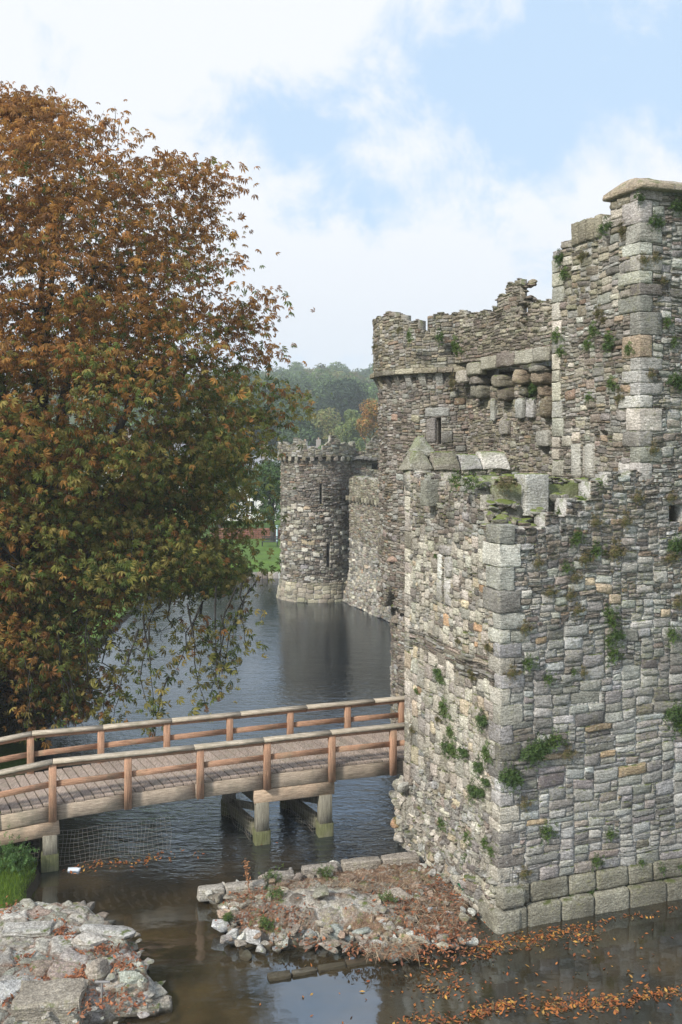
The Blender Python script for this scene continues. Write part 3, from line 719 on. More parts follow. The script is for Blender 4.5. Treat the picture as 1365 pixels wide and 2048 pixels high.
RC = (4.75, 34.2)
def build_round():
    rs = R(51)
    t = thing('round_gate_tower', 'round brown stone tower with a bracketed parapet, beyond the gate and above the bridge end', 'tower', (RC[0], RC[1], 0))
    up = MB(); lo = MB(); pa = MB(); br = MB()
    R1, R2, R3 = 3.36, 2.9, 3.56
    U = math.pi * R1 * 1.0
    def z1(u, z, rs):
        if z > 11.6: return (.15, .35, .14, .32, GREY + BROWN, .01, .02) if rs.rand() < .5 else (.1, .4, .06, .13, BROWN + GREY, 0, .02)
        return (.12, .5, .05, .12, BROWN, 0, .022) if rs.rand() < .86 else (.2, .4, .14, .28, GREY, .01, .02)
    def slit_u(pxx):        # surface coordinate seen at a column of the photo
        t_ = math.atan((pxx - 682) / 1850); dx, dy = math.sin(t_), math.cos(t_)
        bq = dx * RC[0] + dy * RC[1]; cq = RC[0] ** 2 + RC[1] ** 2 - R1 ** 2; s = bq - math.sqrt(bq * bq - cq)
        a = math.atan2(s * dy - RC[1], s * dx - RC[0]); a = a if a > 0 else a + 2 * math.pi
        return (a - math.pi) * R1
    us = slit_u(877)
    pre = [(us - .45, us - .09, 10.9, 11.75), (us + .09, us + .5, 10.9, 11.3), (us - .5, us + .4, 11.78, 12.1)]
    m1 = cyl_map(RC[0], RC[1], R1)
    for p in pre: stone(up, m1, *p, .03, pick(GREY[:3], rs), rs)
    panel(up, m1, U, 5.0, 13.3, z1, 52, holes=[(us - .09, us + .09, 10.9, 11.75)], pre=pre, curved=True, thick=.7,
          bottom=lambda u: 5.0 + (.9 * max(0, 1 - abs(u - 1.6) / .5)), mortar=(.30, .28, .25))
    panel(lo, cyl_map(RC[0], RC[1], R2), math.pi * R2, 0, 6.6, z1, 53, curved=True, thick=.5, mortar=(.28, .26, .23))
    def tp(u):
        a = u / R3
        b = 15.42 if a < .30 else 15.30 if a < .36 else 15.45 if a < .62 else 15.28 if a < .72 else 15.1
        if .93 < a < 1.02: b = 14.75
        if a >= 1.02: b = 15.25
        return b + .05 * math.sin(u * 8)
    panel(pa, cyl_map(RC[0], RC[1], R3), math.pi * R3, 13.3, 15.6, lambda u, z, rs: (.15, .55, .07, .17, OLIVE + GREY, 0, .018), 54, top=tp, curved=True, thick=.5, mortar=(.32, .30, .255))
    n = 26; ring = [(RC[0] + 2.75 * math.cos(i / n * 6.283), RC[1] + 2.75 * math.sin(i / n * 6.283)) for i in range(n)]
    core = MB(); prism(core, ring, 0, 14.6, (.12, .11, .1))
    up.build('wall', M['stone'], t); lo.build('lower_wall', M['stone'], t); pa.build('parapet', M['stone'], t); core.build('core', M['stone'], t)
    u = .15; k = 0
    while u < R3 * 2.2:
        a = math.pi + u / R3; d = A(math.cos(a), math.sin(a)); s = A(-d[1], d[0]); m_ = MB()
        def sh(P):
            t2 = (P[:, 2] + .3) / .6; P = P.copy(); P[:, 1] = -.2 + (P[:, 1] + .2) * lerp(.25, 1, np.clip(t2, 0, 1)); return P
        block(m_, P3(A(*RC) + d * (R1 + .02), 13.0), [[s[0], s[1], 0], [d[0], d[1], 0], [0, 0, 1]], (.13, .20, .30), pick(GREY, rs), .03, .012, rs, shape=sh)
        m_.build('bracket', M['stone'], t); u += rs.uniform(.52, .8); k += 1
    st = MB(); u = 0                                              # string course
    while u < math.pi * R3:
        w = rs.uniform(.5, .9); a = math.pi + (u + w / 2) / R3; d = A(math.cos(a), math.sin(a)); s = A(-d[1], d[0])
        block(st, P3(A(*RC) + d * (R3 - .1), 13.34), [[s[0], s[1], 0], [d[0], d[1], 0], [0, 0, 1]], (w / 2, .2, .09), pick(OLIVE, rs), .03, .012, rs); u += w
    st.build('string_course', M['stone'], t)
    # broken overhang at the foot
    fr = MB()
    for _ in range(60):
        a = math.pi + rs.uniform(-.1, 1.3); r = rs.uniform(2.85, 3.22); z = rs.uniform(4.9, 6.9)
        if .52 < (a - math.pi) < .62 and rs.rand() < .7: continue
        rock(fr, (RC[0] + r * math.cos(a), RC[1] + r * math.sin(a), z), (rs.uniform(.15, .4), rs.uniform(.15, .3), rs.uniform(.07, .22)), pick(BROWN + GREY, rs), rs)
    for _ in range(40):
        a = math.pi + rs.uniform(-.05, 1.2); r = rs.uniform(2.7, 2.82)
        rock(fr, (RC[0] + r * math.cos(a), RC[1] + r * math.sin(a), rs.uniform(0, 5)), (rs.uniform(.15, .3), rs.uniform(.1, .18), rs.uniform(.1, .22)), pick(BROWN, rs), rs)
    fr.build('broken_overhang', M['stone'], t, smooth=False)
build_round()

# ---- far curtain wall, far round tower
def build_far():
    rs = R(61)
    Fp, Fq = A(4.9, 52.0), A(.55, 63.2); d = Fq - Fp; L_ = np.linalg.norm(d); d /= L_; n = A(-d[1], d[0])
    if n[0] > 0: n = -n
    t = thing('curtain_wall', 'stretch of mottled stone castle wall running from the far round tower towards the gate', 'wall', (Fq[0], Fq[1], 0))
    w = MB(); mp = flat_map((Fp[0], Fp[1], 0), d, n, lambda u, z: np.where(z < 2.2, (2.2 - z) * .22, 0))
    def z1(u, z, rs):
        if z > 7.2: return (.2, .5, .12, .25, OLIVE, 0, .03)
        if z > 4.2: return (.2, .5, .1, .2, BROWN + OLIVE, 0, .03)
        return (.2, .45, .15, .34, PALE + GREY, 0, .04)
    panel(w, mp, L_, 0, 8.55, z1, 62, cell=.08, top=lambda u: 8.45 + .1 * math.sin(u * 3), thick=1.2)
    w.build('wall_face', M['far_stone'], t)
    for u in np.arange(.4, L_, .55):
        m_ = MB(); c = Fp + d * u + n * .08; block(m_, P3(c, 7.05), [[d[0], d[1], 0], [n[0], n[1], 0], [0, 0, 1]], (.12, .16, .16), pick(OLIVE, rs), .03, .01, rs); m_.build('corbel', M['far_stone'], t)
    # far round tower
    cx, cy, Rt = -1.72, 65.3, 2.52
    t = thing('corner_tower', 'distant round tower with a corbelled top standing in the moat beside the far grass bank', 'tower', (cx, cy, 0))
    w = MB(); b_ = MB(); pa = MB(); ba = MB()
    def z2(u, z, rs):
        r = rs.rand()
        if z < 6.4 and r < .22: return (.3, .55, .25, .5, PALE[:3] + QUOIN, .04, .04)
        if z > 8: return (.15, .5, .08, .16, BROWN, 0, .03)
        return (.15, .55, .08, .17, BROWN + GREY[:2], 0, .045)
    panel(w, cyl_map(cx, cy, Rt, lambda z: -.02), math.pi * Rt * 1.1, 1.25, 9.9, z2, 63, cell=.08, curved=True, thick=.6, holes=[(4.75, 4.95, 2.4, 4.0), (4.25, 4.4, 6.6, 8.0)], mortar=(.30, .28, .25))
    panel(b_, cyl_map(cx, cy, Rt + .10, lambda z: (1.25 - z) * .18), math.pi * Rt * 1.15, -.4, 1.3, lambda u, z, rs: (.4, .7, .32, .42, [(1, (.35, .32, .25)), (1, (.30, .275, .22)), (1, (.25, .23, .19))], 0, .015), 64, cell=.08, curved=True, thick=.5, wav=0)
    def tp(u):
        return 10.75 + .12 * math.sin(u * 5) + (.35 if 2.6 < u < 3.6 else 0) + (.45 if 5.3 < u < 6.1 else 0) - (.3 if 3.7 < u < 4.7 else 0)
    panel(pa, cyl_map(cx, cy, Rt + .2), math.pi * Rt * 1.15, 9.85, 11.3, lambda u, z, rs: (.2, .5, .1, .2, OLIVE + GREY, 0, .03), 65, cell=.08, top=tp, curved=True, thick=.4)
    n = 24; core = MB(); prism(core, [(cx + 2.1 * math.cos(i / n * 6.283), cy + 2.1 * math.sin(i / n * 6.283)) for i in range(n)], -.5, 10.2, (.12, .11, .1))
    w.build('wall', M['far_stone'], t); b_.build('plinth', M['far_stone'], t); pa.build('parapet', M['far_stone'], t); core.build('core', M['far_stone'], t)
    for u in np.arange(.1, math.pi * Rt * 1.05, .52):
        a = math.pi + u / Rt; d2 = A(math.cos(a), math.sin(a)); s = A(-d2[1], d2[0]); m_ = MB()
        block(m_, P3(A(cx, cy) + d2 * (Rt + .1), 9.72), [[s[0], s[1], 0], [d2[0], d2[1], 0], [0, 0, 1]], (.13, .16, .14), pick(BROWN + OLIVE, rs), .03, .02, rs); m_.build('corbel', M['far_stone'], t)
    # turret rising behind the curtain wall
    t = thing('wall_turret', 'small ruined turret rising behind the far curtain wall with a dark recess', 'turret', (2.3, 66, 0))
    w = MB(); core = MB(); mp = flat_map((.55, 64.6, 0), (1, 0), (0, -1))
    panel(w, mp, 4.4, 7, 11.6, lambda u, z, rs: (.2, .5, .1, .22, GREY + OLIVE, 0, .04), 66, cell=.08, top=lambda u: 10.0 if u < .5 else 10.2 if u < 1.2 else (11.05 + .3 * math.sin(u * 4)), holes=[(1.6, 2.6, 8.95, 9.35)], thick=.6)
    prism(core, [(.75, 65.1), (4.8, 65.1), (4.8, 68), (.75, 68)], 0, 9.9, (.14, .13, .12))
    for k in range(10):
        block(w, (.9 + k * .28, 64.5 - .1, 9.72 + .06 * math.sin(k)), XYZ, (.15, .35, .1), (.17, .165, .16), .03, .02, rs)
    w.build('wall_face', M['far_stone'], t); core.build('core', M['far_stone'], t)
build_far()

# ------------------------------------------------------------------ ground, water, hill
def shore_x(Y): return np.interp(Y, [5, 18, 21.4, 23.5, 26, 35.7, 50, 66, 74, 80], [-7.5, -7.7, -7.45, -7.7, -9.2, -11.6, -13, -13.5, -12, -9])
def ss(a, b2, x): t_ = np.clip((x - a) / (b2 - a), 0, 1); return t_ * t_ * (3 - 2 * t_)
def hill_z(X, Y): return np.interp(Y, [95, 150, 180, 250, 350, 520, 620, 900], [0, 2.5, 5, 12, 23, 38.5, 42, 36]) + 1.5 * np.sin(X * .02 + 1) * ss(200, 500, Y)
def land_z(X, Y):
    P = np.stack([X, Y, 0 * X], -1)
    dist = np.maximum(shore_x(Y) - X, Y - 74.2)
    dist = np.maximum(dist, np.minimum(X - 13, 100)) + .12 * nz(P, 1.3, 1)
    z = -1.2 + 1.55 * ss(-1.0, .25, dist) + .6 * ss(.2, 6, dist)
    z = z + .06 * nz(P, .8, 4) * ss(0, 2, dist)
    return z + np.where(Y > 95, hill_z(X, Y) , 0)
def grid_mesh(xs, ys, f, name, mat_):
    X, Y = np.meshgrid(xs, ys, indexing='ij'); Z = f(X, Y); V = np.stack([X, Y, Z], -1).reshape(-1, 3); n, m2 = X.shape
    i = np.arange(n - 1)[:, None] * m2 + np.arange(m2 - 1)[None, :]; i = i.ravel()
    q = np.stack([i, i + m2, i + m2 + 1, i + 1], 1); mb = MB(); mb.add(V, q, col=(.1, .1, .1)); return mb.build(name, mat_)
xs = np.concatenate([np.linspace(-410, -70, 30), np.linspace(-68, -16, 30), np.arange(-15.5, -5, .16), np.arange(-4.9, 16, .6), np.linspace(17, 90, 20), np.linspace(100, 410, 24)])
ys = np.concatenate([np.linspace(-110, 5, 12), np.arange(5.5, 17, .6), np.arange(17, 40, .18), np.arange(40, 72, 1.2), np.arange(72, 78, .2), np.arange(78, 100, 1.5), np.linspace(101, 700, 90), np.linspace(712, 750, 4)])
kind(grid_mesh(xs, ys, land_z, 'ground', M['ground']), 'structure')
wm = MB(); wm.add([(-40, -60, 0), (60, -60, 0), (60, 90, 0), (-40, 90, 0)], [[0, 1, 2, 3]], col=(.05, .05, .05)); kind(wm.build('moat_water', M['water']), 'structure')

# ------------------------------------------------------------------ foliage
def rot_mats(N_, rs, n=None, spread=.6, roll=True):
    """orthonormal frames whose z axis scatters round n"""
    z = rs.randn(N_, 3) if n is None else n + rs.randn(N_, 3) * spread
    z /= np.linalg.norm(z, axis=1, keepdims=True); x = rs.randn(N_, 3); x -= (x * z).sum(1, keepdims=True) * z
    x /= np.linalg.norm(x, axis=1, keepdims=True); y = np.cross(z, x); return np.stack([x, y, z], 1)
def kite_leaf(n_leaflets, spread_deg, droop=.25, wid=.17):
    V = []; Q = []
    for k in range(n_leaflets):
        a = math.radians(spread_deg) * ((k / (n_leaflets - 1)) - .5) if n_leaflets > 1 else 0
        L_ = 1.0 - .35 * abs(a) / math.radians(spread_deg / 2) if n_leaflets > 1 else 1
        d = A(math.sin(a), math.cos(a), 0); s = A(d[1], -d[0], 0); b = len(V)
        V += [d * .05, d * L_ * .62 + s * wid * L_ + A(0, 0, -droop * .30), d * L_ + A(0, 0, -droop), d * L_ * .62 - s * wid * L_ + A(0, 0, -droop * .30)]
        Q.append([b, b + 1, b + 2, b + 3])
    return np.array(V), np.array(Q)
def scatter(mb, P, Mx, size, cols, tpl):
    V, Q = tpl; N_ = len(P); W = np.einsum('vk,nkj->nvj', V, Mx) * np.asarray(size)[:, None, None] + P[:, None, :]
    q = (Q[None] + (np.arange(N_) * len(V))[:, None, None]).reshape(-1, 4)
    mb.add(W.reshape(-1, 3), q, col=np.repeat(cols, len(V), axis=0))

def build_chestnut():
    rs = R(71); sc = 34 / 1850.
    AX, AY = (40 - 682) * sc, 34.5
    t = thing('chestnut_tree', 'huge rust-brown and green horse chestnut tree overhanging the moat on the left', 'tree', (AX, AY, .8))
    zk = lambda y: H - (y - 880) * sc
    prof = [(190, 20), (232, 130), (262, 270), (300, 350), (345, 415), (400, 430), (500, 440), (580, 476), (650, 500), (740, 530), (800, 565), (870, 555), (940, 510), (1000, 510), (1100, 490), (1190, 475), (1240, 440), (1300, 330), (1380, 240), (1440, 120)]
    zz = np.array([zk(p[0]) for p in prof])[::-1]; rr = np.array([(p[1] - 40) * sc for p in prof])[::-1]; rr = np.maximum(rr, .3)
    rad = lambda z: np.interp(z, zz, rr)
    # clump centres through the volume, more near the surface
    Cn = []; 
    while len(Cn) < 1900:
        z = rs.uniform(zz[0], zz[-1]); a = rs.uniform(0, 2 * math.pi); q = rs.rand() ** .42
        r = rad(z) * q
        if rs.rand() > (rad(z) / 9.5) + .12: continue
        p = A(AX + r * math.cos(a), AY + r * math.sin(a) * .72, z)
        if p[1] > AY + 3 and rs.rand() < .45: continue
        Cn.append((p, q, z))
    # stray sprays beyond the outline
    for (x, y, d) in ((545, 585, 34), (530, 610, 34), (548, 700, 34), (535, 690, 34), (590, 775, 34), (600, 800, 34), (470, 365, 34), (455, 355, 33), (480, 510, 34), (60, 205, 34), (20, 200, 34)):
        Cn.append((px(x - 22, y + 8, d), .9, 5))
    ctr = A(AX, AY, 9.0); P = []; Nn = []; big = []; axo = []
    for (c, q, z) in Cn:
        n = rs.randint(42, 62) if z < zk(800) else rs.randint(32, 48) if z < zk(600) else rs.randint(23, 38)
        if z < zk(1215) and c[0] > AX + 2.2: n = rs.choice([0, 0, 0, 5])
        sp = .62 * (1 if z < 15 else 1.0)
        L = rs.randn(n, 3) * A(sp, sp, sp * .36) + c
        out = c - ctr; out[2] *= .5; out /= np.linalg.norm(out)
        P.append(L); Nn.append(np.tile(out * .55 + A(0, -.25, .75), (n, 1)))
    for _ in range(70):                                       # skirt of low foliage on the bank side
        c = px(rs.uniform(-60, 85), rs.uniform(1150, 1300), rs.uniform(29.5, 31.5)); n = 26; P.append(rs.randn(n, 3) * A(.45, .4, .3) + c); Nn.append(np.tile(A(0, -.4, .7), (n, 1)))
    hang = []
    # drooping sprays at the bottom
    for (x, y0, y1, d) in ((120, 1330, 1440, 30), (170, 1300, 1420, 30.5), (215, 1320, 1400, 31), (60, 1330, 1470, 29.5), (290, 1290, 1420, 30.5), (375, 1270, 1360, 31), (385, 1290, 1430, 31), (430, 1250, 1380, 31.5), (445, 1260, 1395, 31.5), (410, 1250, 1330, 32), (470, 1240, 1345, 32), (480, 1215, 1300, 32),
                           (140, 1380, 1460, 30), (250, 1330, 1450, 30.4), (320, 1400, 1470, 30.6), (340, 1230, 1290, 32), (300, 1240, 1300, 31), (200, 1250, 1330, 31), (395, 1230, 1290, 32), (495, 1180, 1235, 33)):
        m_ = max(3, int((y1 - y0) / 13)); hang.append([px(x + 26 * f * math.sin(x) - 18 * min(0, f) , lerp(y0, y1, f), d) for f in (-.6, -.3, 0, .25, .5, .75, 1)])
        for k in range(m_):
            f = k / (m_ - 1); c = px(x + 26 * f * math.sin(x) + rs.randn() * 6, lerp(y0, y1, f), d); n = rs.randint(3, 8)
            P.append(rs.randn(n, 3) * A(.26, .26, .16) + c); Nn.append(np.tile(A(0, -.4, .7), (n, 1)))
    P = np.concatenate(P); Nn = np.concatenate(Nn); N_ = len(P)
    Mx = rot_mats(N_, rs, Nn, .8)
    # hanging: y axis (leaf tip) turned outwards and down
    tip = P - ctr; tip[:, 2] = -np.abs(tip[:, 2]) * .0 - 3.2; tip += rs.randn(N_, 3) * 3.4
    z_ = Mx[:, 2]; y_ = tip - (tip * z_).sum(1, keepdims=True) * z_; y_ /= np.linalg.norm(y_, axis=1, keepdims=True); x_ = np.cross(y_, z_)
    Mx = np.stack([x_, y_, z_], 1)
    g = nz(P, .45, 3) * .30 + nz(P, 1.4, 9) * .22 + rs.randn(N_) * .22
    hgt = (zk(520) - P[:, 2]) / 12.0; right = (P[:, 0] - AX) / 9.0
    green = 1 / (1 + np.exp(-(g * 3.0 + np.clip(hgt, -.6, .75) * 1.9 + np.clip(right, -.3, 1) * 1.9 * ss(16, 11, P[:, 2]) - 1.35) * 2))
    br = np.array([(.24, .100, .032), (.18, .078, .028), (.28, .135, .042), (.14, .062, .026), (.22, .105, .03)])[rs.randint(5, size=N_)]
    gr = np.array([(.135, .122, .034), (.080, .092, .024), (.175, .145, .045), (.065, .082, .022), (.20, .145, .048)])[rs.randint(5, size=N_)]
    pickg = (rs.rand(N_) < green)[:, None]; col = np.where(pickg, gr, br) * rs.uniform(.9, 1.95, (N_, 1)) * A(1.0, 1.09, .92)
    fm = MB(); size = .10 + .16 * rs.rand(N_) ** 1.3
    half = rs.rand(N_) < .5
    scatter(fm, P[half], Mx[half], size[half], col[half], kite_leaf(7, 250, .62, .20))
    scatter(fm, P[~half], Mx[~half], size[~half], col[~half], kite_leaf(5, 170, .75, .19))
    fm.build('crown', M['leaf'], t, smooth=False)
    # trunk and limbs
    tm = MB(); bc = (.055, .050, .042)
    def limb(a, b, r0, r1, sag=.4, n=7):
        a = A(*a); b = A(*b); pts = []
        for i in range(n):
            f = i / (n - 1); p = lerp(a, b, f) + A(math.sin(f * 5 + a[0]) * .2, math.cos(f * 4) * .2, math.sin(f * math.pi) * sag); pts.append(p)
        tube(tm, pts, [lerp(r0, r1, i / (n - 1)) for i in range(n)], bc, 8); return pts
    base = A(AX - .2, AY, .6)
    tube(tm, [base + A(0, 0, -.4), base + A(0, 0, .6), base + A(.1, 0, 2.5), base + A(.1, 0, 4.5)], [1.0, .72, .6, .62], bc, 12)
    tops = [(-1.5, 0, 21), (2.0, -.8, 19.5), (3.4, -1.5, 17.5), (-4, 1, 19), (.5, 2.5, 20), (5.5, 0, 14.5), (-6, -1, 14), (2, -3, 14), (5.5, -2.0, 10.5), (-3, -3.5, 12), (6, 2, 9), (1, -4, 8), (4, -3.2, 6.5), (-6, 0, 8)]
    segs = []
    for (x, y, z) in tops:
        segs.append(limb(base + A(.1, 0, 3.4 + rs.rand() * 1.5), base + A(x, y, z - 1.0), .34 if z > 12 else .24, .05, .3 if z > 12 else 1.2, 9))
    nodes = [p for sg in segs for p in sg[3:]]; rads = [.06] * len(nodes)
    order = sorted(range(len(Cn)), key=lambda k: min(np.linalg.norm(Cn[k][0] - p) for p in nodes[:len(segs) * 6]))
    for c in (Cn[k][0] for k in order if k % 3 != 1):
        arr = np.array(nodes); dd = np.linalg.norm(arr - c, axis=1) + np.maximum(0, arr[:, 2] - c[2]) * .25; k = int(np.argmin(dd))
        j = nodes[k]; L_ = np.linalg.norm(j - c)
        if L_ < .35 or L_ > 4.5: continue
        r0 = rads[k]; m1 = lerp(j, c, .5) + rs.randn(3) * .14 * L_ + A(0, 0, .08 * L_); r1 = max(.010, r0 * .6)
        tube(tm, [j, m1, c], [r0 * .9, lerp(r0, r1, .5), r1 * .8], bc, 4); nodes.append(m1); rads.append(lerp(r0, r1, .5)); nodes.append(c); rads.append(r1)
    for _ in range(14):                                  # bare twigs at the top
        p = px(rs.uniform(90, 250), rs.uniform(250, 275), 34); q = p + A(rs.uniform(-.25, .3), 0, rs.uniform(.4, .9)); tube(tm, [p - A(0, 0, .5), lerp(p, q, .5) + rs.randn(3) * .05, q], [.02, .012, .005], bc, 3)
    for (x, y0, y1, d) in ((290, 1250, 1425, 30.5), (185, 1250, 1330, 30.5), (392, 1220, 1350, 31), (440, 1230, 1385, 31.5), (215, 1350, 1460, 31), (130, 1330, 1440, 30), (55, 1300, 1460, 29.5)):
        pts = [px(x + 10 * math.sin(i * 1.3 + x), lerp(y0, y1, i / 5), d) for i in range(6)]; tube(tm, pts, [.03, .026, .02, .016, .012, .006], bc, 4)
    for pts in hang: tube(tm, [p + rs.randn(3) * .05 for p in pts], [.035, .030, .024, .019, .015, .011, .007], bc, 4)
    tm.build('trunk', M['bark'], t)
build_chestnut()

def make_tree(name, label, cat, seed, w, h, cols, n=900, leaf=.55, trunk=True, group=None, shape='round', loc=(0, 0, 0), lobes=9):
    rs = R(seed); t = thing(name, label, cat, loc, group); fm = MB(); P = []; L0 = A(*loc)
    cs = []
    for k in range(lobes):
        a = rs.uniform(0, 6.28); f = rs.rand()
        if shape == 'cone': zc = h * (.15 + .8 * f); r = w * .5 * (1.05 - f) * rs.uniform(.4, .9)
        else: zc = h * (.3 + .5 * f); r = w * .5 * math.sqrt(max(.05, 1 - (2 * f - .75) ** 2 * .7)) * rs.uniform(.2, .75)
        cs.append((A(r * math.cos(a), r * math.sin(a), zc), rs.uniform(.2, .34) * w))
    cs.append((A(0, 0, h * .55), w * .36))
    cc = []
    for i in range(n):
        c, r = cs[rs.randint(len(cs))]; d = rs.randn(3); d /= np.linalg.norm(d)
        P.append(c + d * r * rs.uniform(.75, 1.05) * A(1, 1, .85)); cc.append(d)
    P = np.array(P); P[:, 2] = np.clip(P[:, 2], h * .03, h * 1.0); d = np.array(cc)
    Mx = rot_mats(n, rs, d + A(0, 0, .3), .5)
    col = np.array(cols)[rs.randint(len(cols), size=n)] * (1 + .22 * nz(P, 1.5, 2)[:, None]) * rs.uniform(.8, 1.2, (n, 1))
    scatter(fm, P + L0, Mx, rs.uniform(.7, 1.3, n) * leaf, col, kite_leaf(3, 200, .3, .3))
    fm.build('crown', M['green'], t, smooth=False)
    if trunk:
        tm = MB(); tube(tm, [L0 + A(0, 0, -.5), L0 + A(0, 0, h * .3), L0 + A(.1, 0, h * .6)], [w * .05, w * .035, w * .015], (.07, .06, .05), 7)
        for k in range(4):
            a = rs.uniform(0, 6.28); tube(tm, [L0 + A(0, 0, h * .25), L0 + A(w * .3 * math.cos(a), w * .3 * math.sin(a), h * .55)], [w * .025, w * .01], (.07, .06, .05), 5)
        tm.build('trunk', M['bark'], t)
    return t
def gz(x, y): return float(land_z(np.array([x]), np.array([y]))[0])
GREENS = [(.08, .135, .034), (.11, .165, .042), (.06, .10, .03)]
def far_woods():
    protos = []
    kinds = [('dark green tree on the hazy wooded hill', [(.040, .070, .028), (.055, .09, .03)]), ('mid green tree on the hazy wooded hill', GREENS),
             ('yellow-green tree on the hazy wooded hill', [(.15, .17, .045), (.12, .15, .04), (.17, .15, .045)]), ('brownish green tree on the hazy wooded hill', [(.13, .11, .045), (.09, .11, .04)])]
    for k, (lb, cl) in enumerate(kinds):
        protos.append(make_tree('woodland_tree', lb, 'tree', 80 + k, 11, 11.5, cl, 1300, 1.0, group='woodland trees on the hill'))
    rs = R(90); Pn = []
    for Y in np.arange(185, 560, 15.0):
        for X in np.arange(-.115 * Y, .065 * Y, 10.0):
            Pn.append((X + rs.uniform(-4, 4), Y + rs.uniform(-6, 6)))
        for X in np.arange(.075 * Y, .26 * Y, 30.0): Pn.append((X + rs.uniform(-8, 8), Y + rs.uniform(-6, 6)))
        for X in np.arange(-.40 * Y, -.12 * Y, 34.0):
            Pn.append((X + rs.uniform(-8, 8), Y + rs.uniform(-6, 6)))
    rs.shuffle(Pn); used = [False] * 4
    Pn = [p for p in Pn if not (p[1] < 262 and -.035 * p[1] < p[0] < .06 * p[1])]
    for (X, Y) in Pn[:290]:
        if Y < 262 and -.035 * Y < X < .06 * Y: continue
        k = rs.choice(4, p=[.35, .42, .13, .10]); s = rs.uniform(.75, 1.25); o = protos[k]
        loc = (X, Y, gz(X, Y) - .8); rot = (0, 0, rs.uniform(0, 6.28)); sc = (s, s, s * rs.uniform(.8, 1.15))
        if used[k]: dup(o, loc, rot, sc)
        else: o.location = loc; o.rotation_euler = rot; o.scale = sc; used[k] = True
    def at(x, y, d): p = px(x, y, d); return p
    def single(name, label, x, ytop, ybot, wpx, d, cols, seed, n=2600, shape='round', leaf=.55, lobes=12):
        top = px(x, ytop, d); bot = px(x, ybot, d); w = wpx / 1850 * d; g = gz(top[0], d); z0 = min(bot[2], g) if bot[2] < g + 3 else g
        return make_tree(name, label, 'tree', seed, w, (top[2] - z0) * 1.05, cols, n, leaf, shape=shape, loc=(top[0], d, z0), lobes=lobes)
    single('cedar_tree', 'large dark blue-green cedar standing out on the hill above the far tower', 690, 762, 850, 105, 245, [(.018, .035, .018), (.024, .044, .020)], 101, 3400, leaf=.8)
    single('woodland_tree', 'pale yellow-green round tree below the dark cedar', 652, 806, 890, 80, 190, [(.20, .215, .07), (.17, .19, .06), (.24, .20, .075)], 102, leaf=.5)
    single('woodland_tree', 'mid green tree right of the pale tree and beneath the cedar', 712, 800, 895, 75, 175, [(.12, .165, .05), (.10, .14, .045), (.16, .18, .05)], 103, leaf=.5)
    single('woodland_tree', 'bright orange autumn tree against the left side of the round gate tower', 746, 775, 905, 78, 140, [(.34, .17, .045), (.27, .13, .035), (.22, .13, .04), (.16, .15, .04)], 104, leaf=.38)
    single('woodland_tree', 'light olive tree near the left edge of the pale tree', 606, 812, 880, 50, 215, [(.07, .095, .03), (.10, .115, .035)], 105, leaf=.6)
    single('woodland_tree', 'dark green tree left of the cedar on the lower hill', 585, 782, 880, 70, 235, GREENS, 106, leaf=.7)
    single('woodland_tree', 'yellowing tree top between the dark tree and the cedar', 622, 778, 850, 40, 285, [(.18, .13, .03), (.14, .12, .035)], 107, leaf=.6)
    single('shrub', 'small bright green shrub showing over the far tower battlement', 648, 862, 905, 40, 105, [(.06, .12, .025), (.05, .10, .022)], 108, 1500, leaf=.28)
    single('woodland_tree', 'dark green lime tree on the far grass bank beside the far tower', 545, 905, 1068, 110, 92, [(.040, .080, .020), (.05, .095, .024), (.07, .11, .03)], 109, 5200, leaf=.28, lobes=18)
    single('woodland_tree', 'green tree on the far bank half hidden behind the chestnut', 440, 870, 1075, 150, 96, GREENS, 110, 4200, leaf=.34, lobes=18)
    single('woodland_tree', 'tall green tree on the far bank at the back of the chestnut crown', 300, 880, 1080, 160, 98, GREENS, 111, 3500, leaf=.4, lobes=16)
    single('woodland_tree', 'green tree on the far bank nearest the left picture edge', 120, 900, 1090, 180, 98, GREENS, 112, 3000, leaf=.4, lobes=14)
    # undergrowth on the left bank, leaf colours darkened for shade below the chestnut
    for k, (x, y, w, h) in enumerate(((-12.9, 31, 4.4, 3.6), (-14.0, 35.5, 5.2, 4.6), (-12.2, 28.5, 3.6, 2.9), (-14.5, 41, 7, 5))):
        lb = ('bush coloured dark as shade on the left bank directly behind the bridge rail', 'second bush coloured dark as shade on the left bank under the chestnut', 'lowest bush coloured dark as shade on the left bank nearest the bridge', 'farthest bush coloured dark as shade on the left bank under the chestnut')[k]
        make_tree('bush', lb, 'bush', 120 + k, w, h, [(.030, .026, .010), (.022, .030, .010), (.035, .028, .012)], 2600, .24, False, loc=(x, y, gz(x, y) - .3))
far_woods()

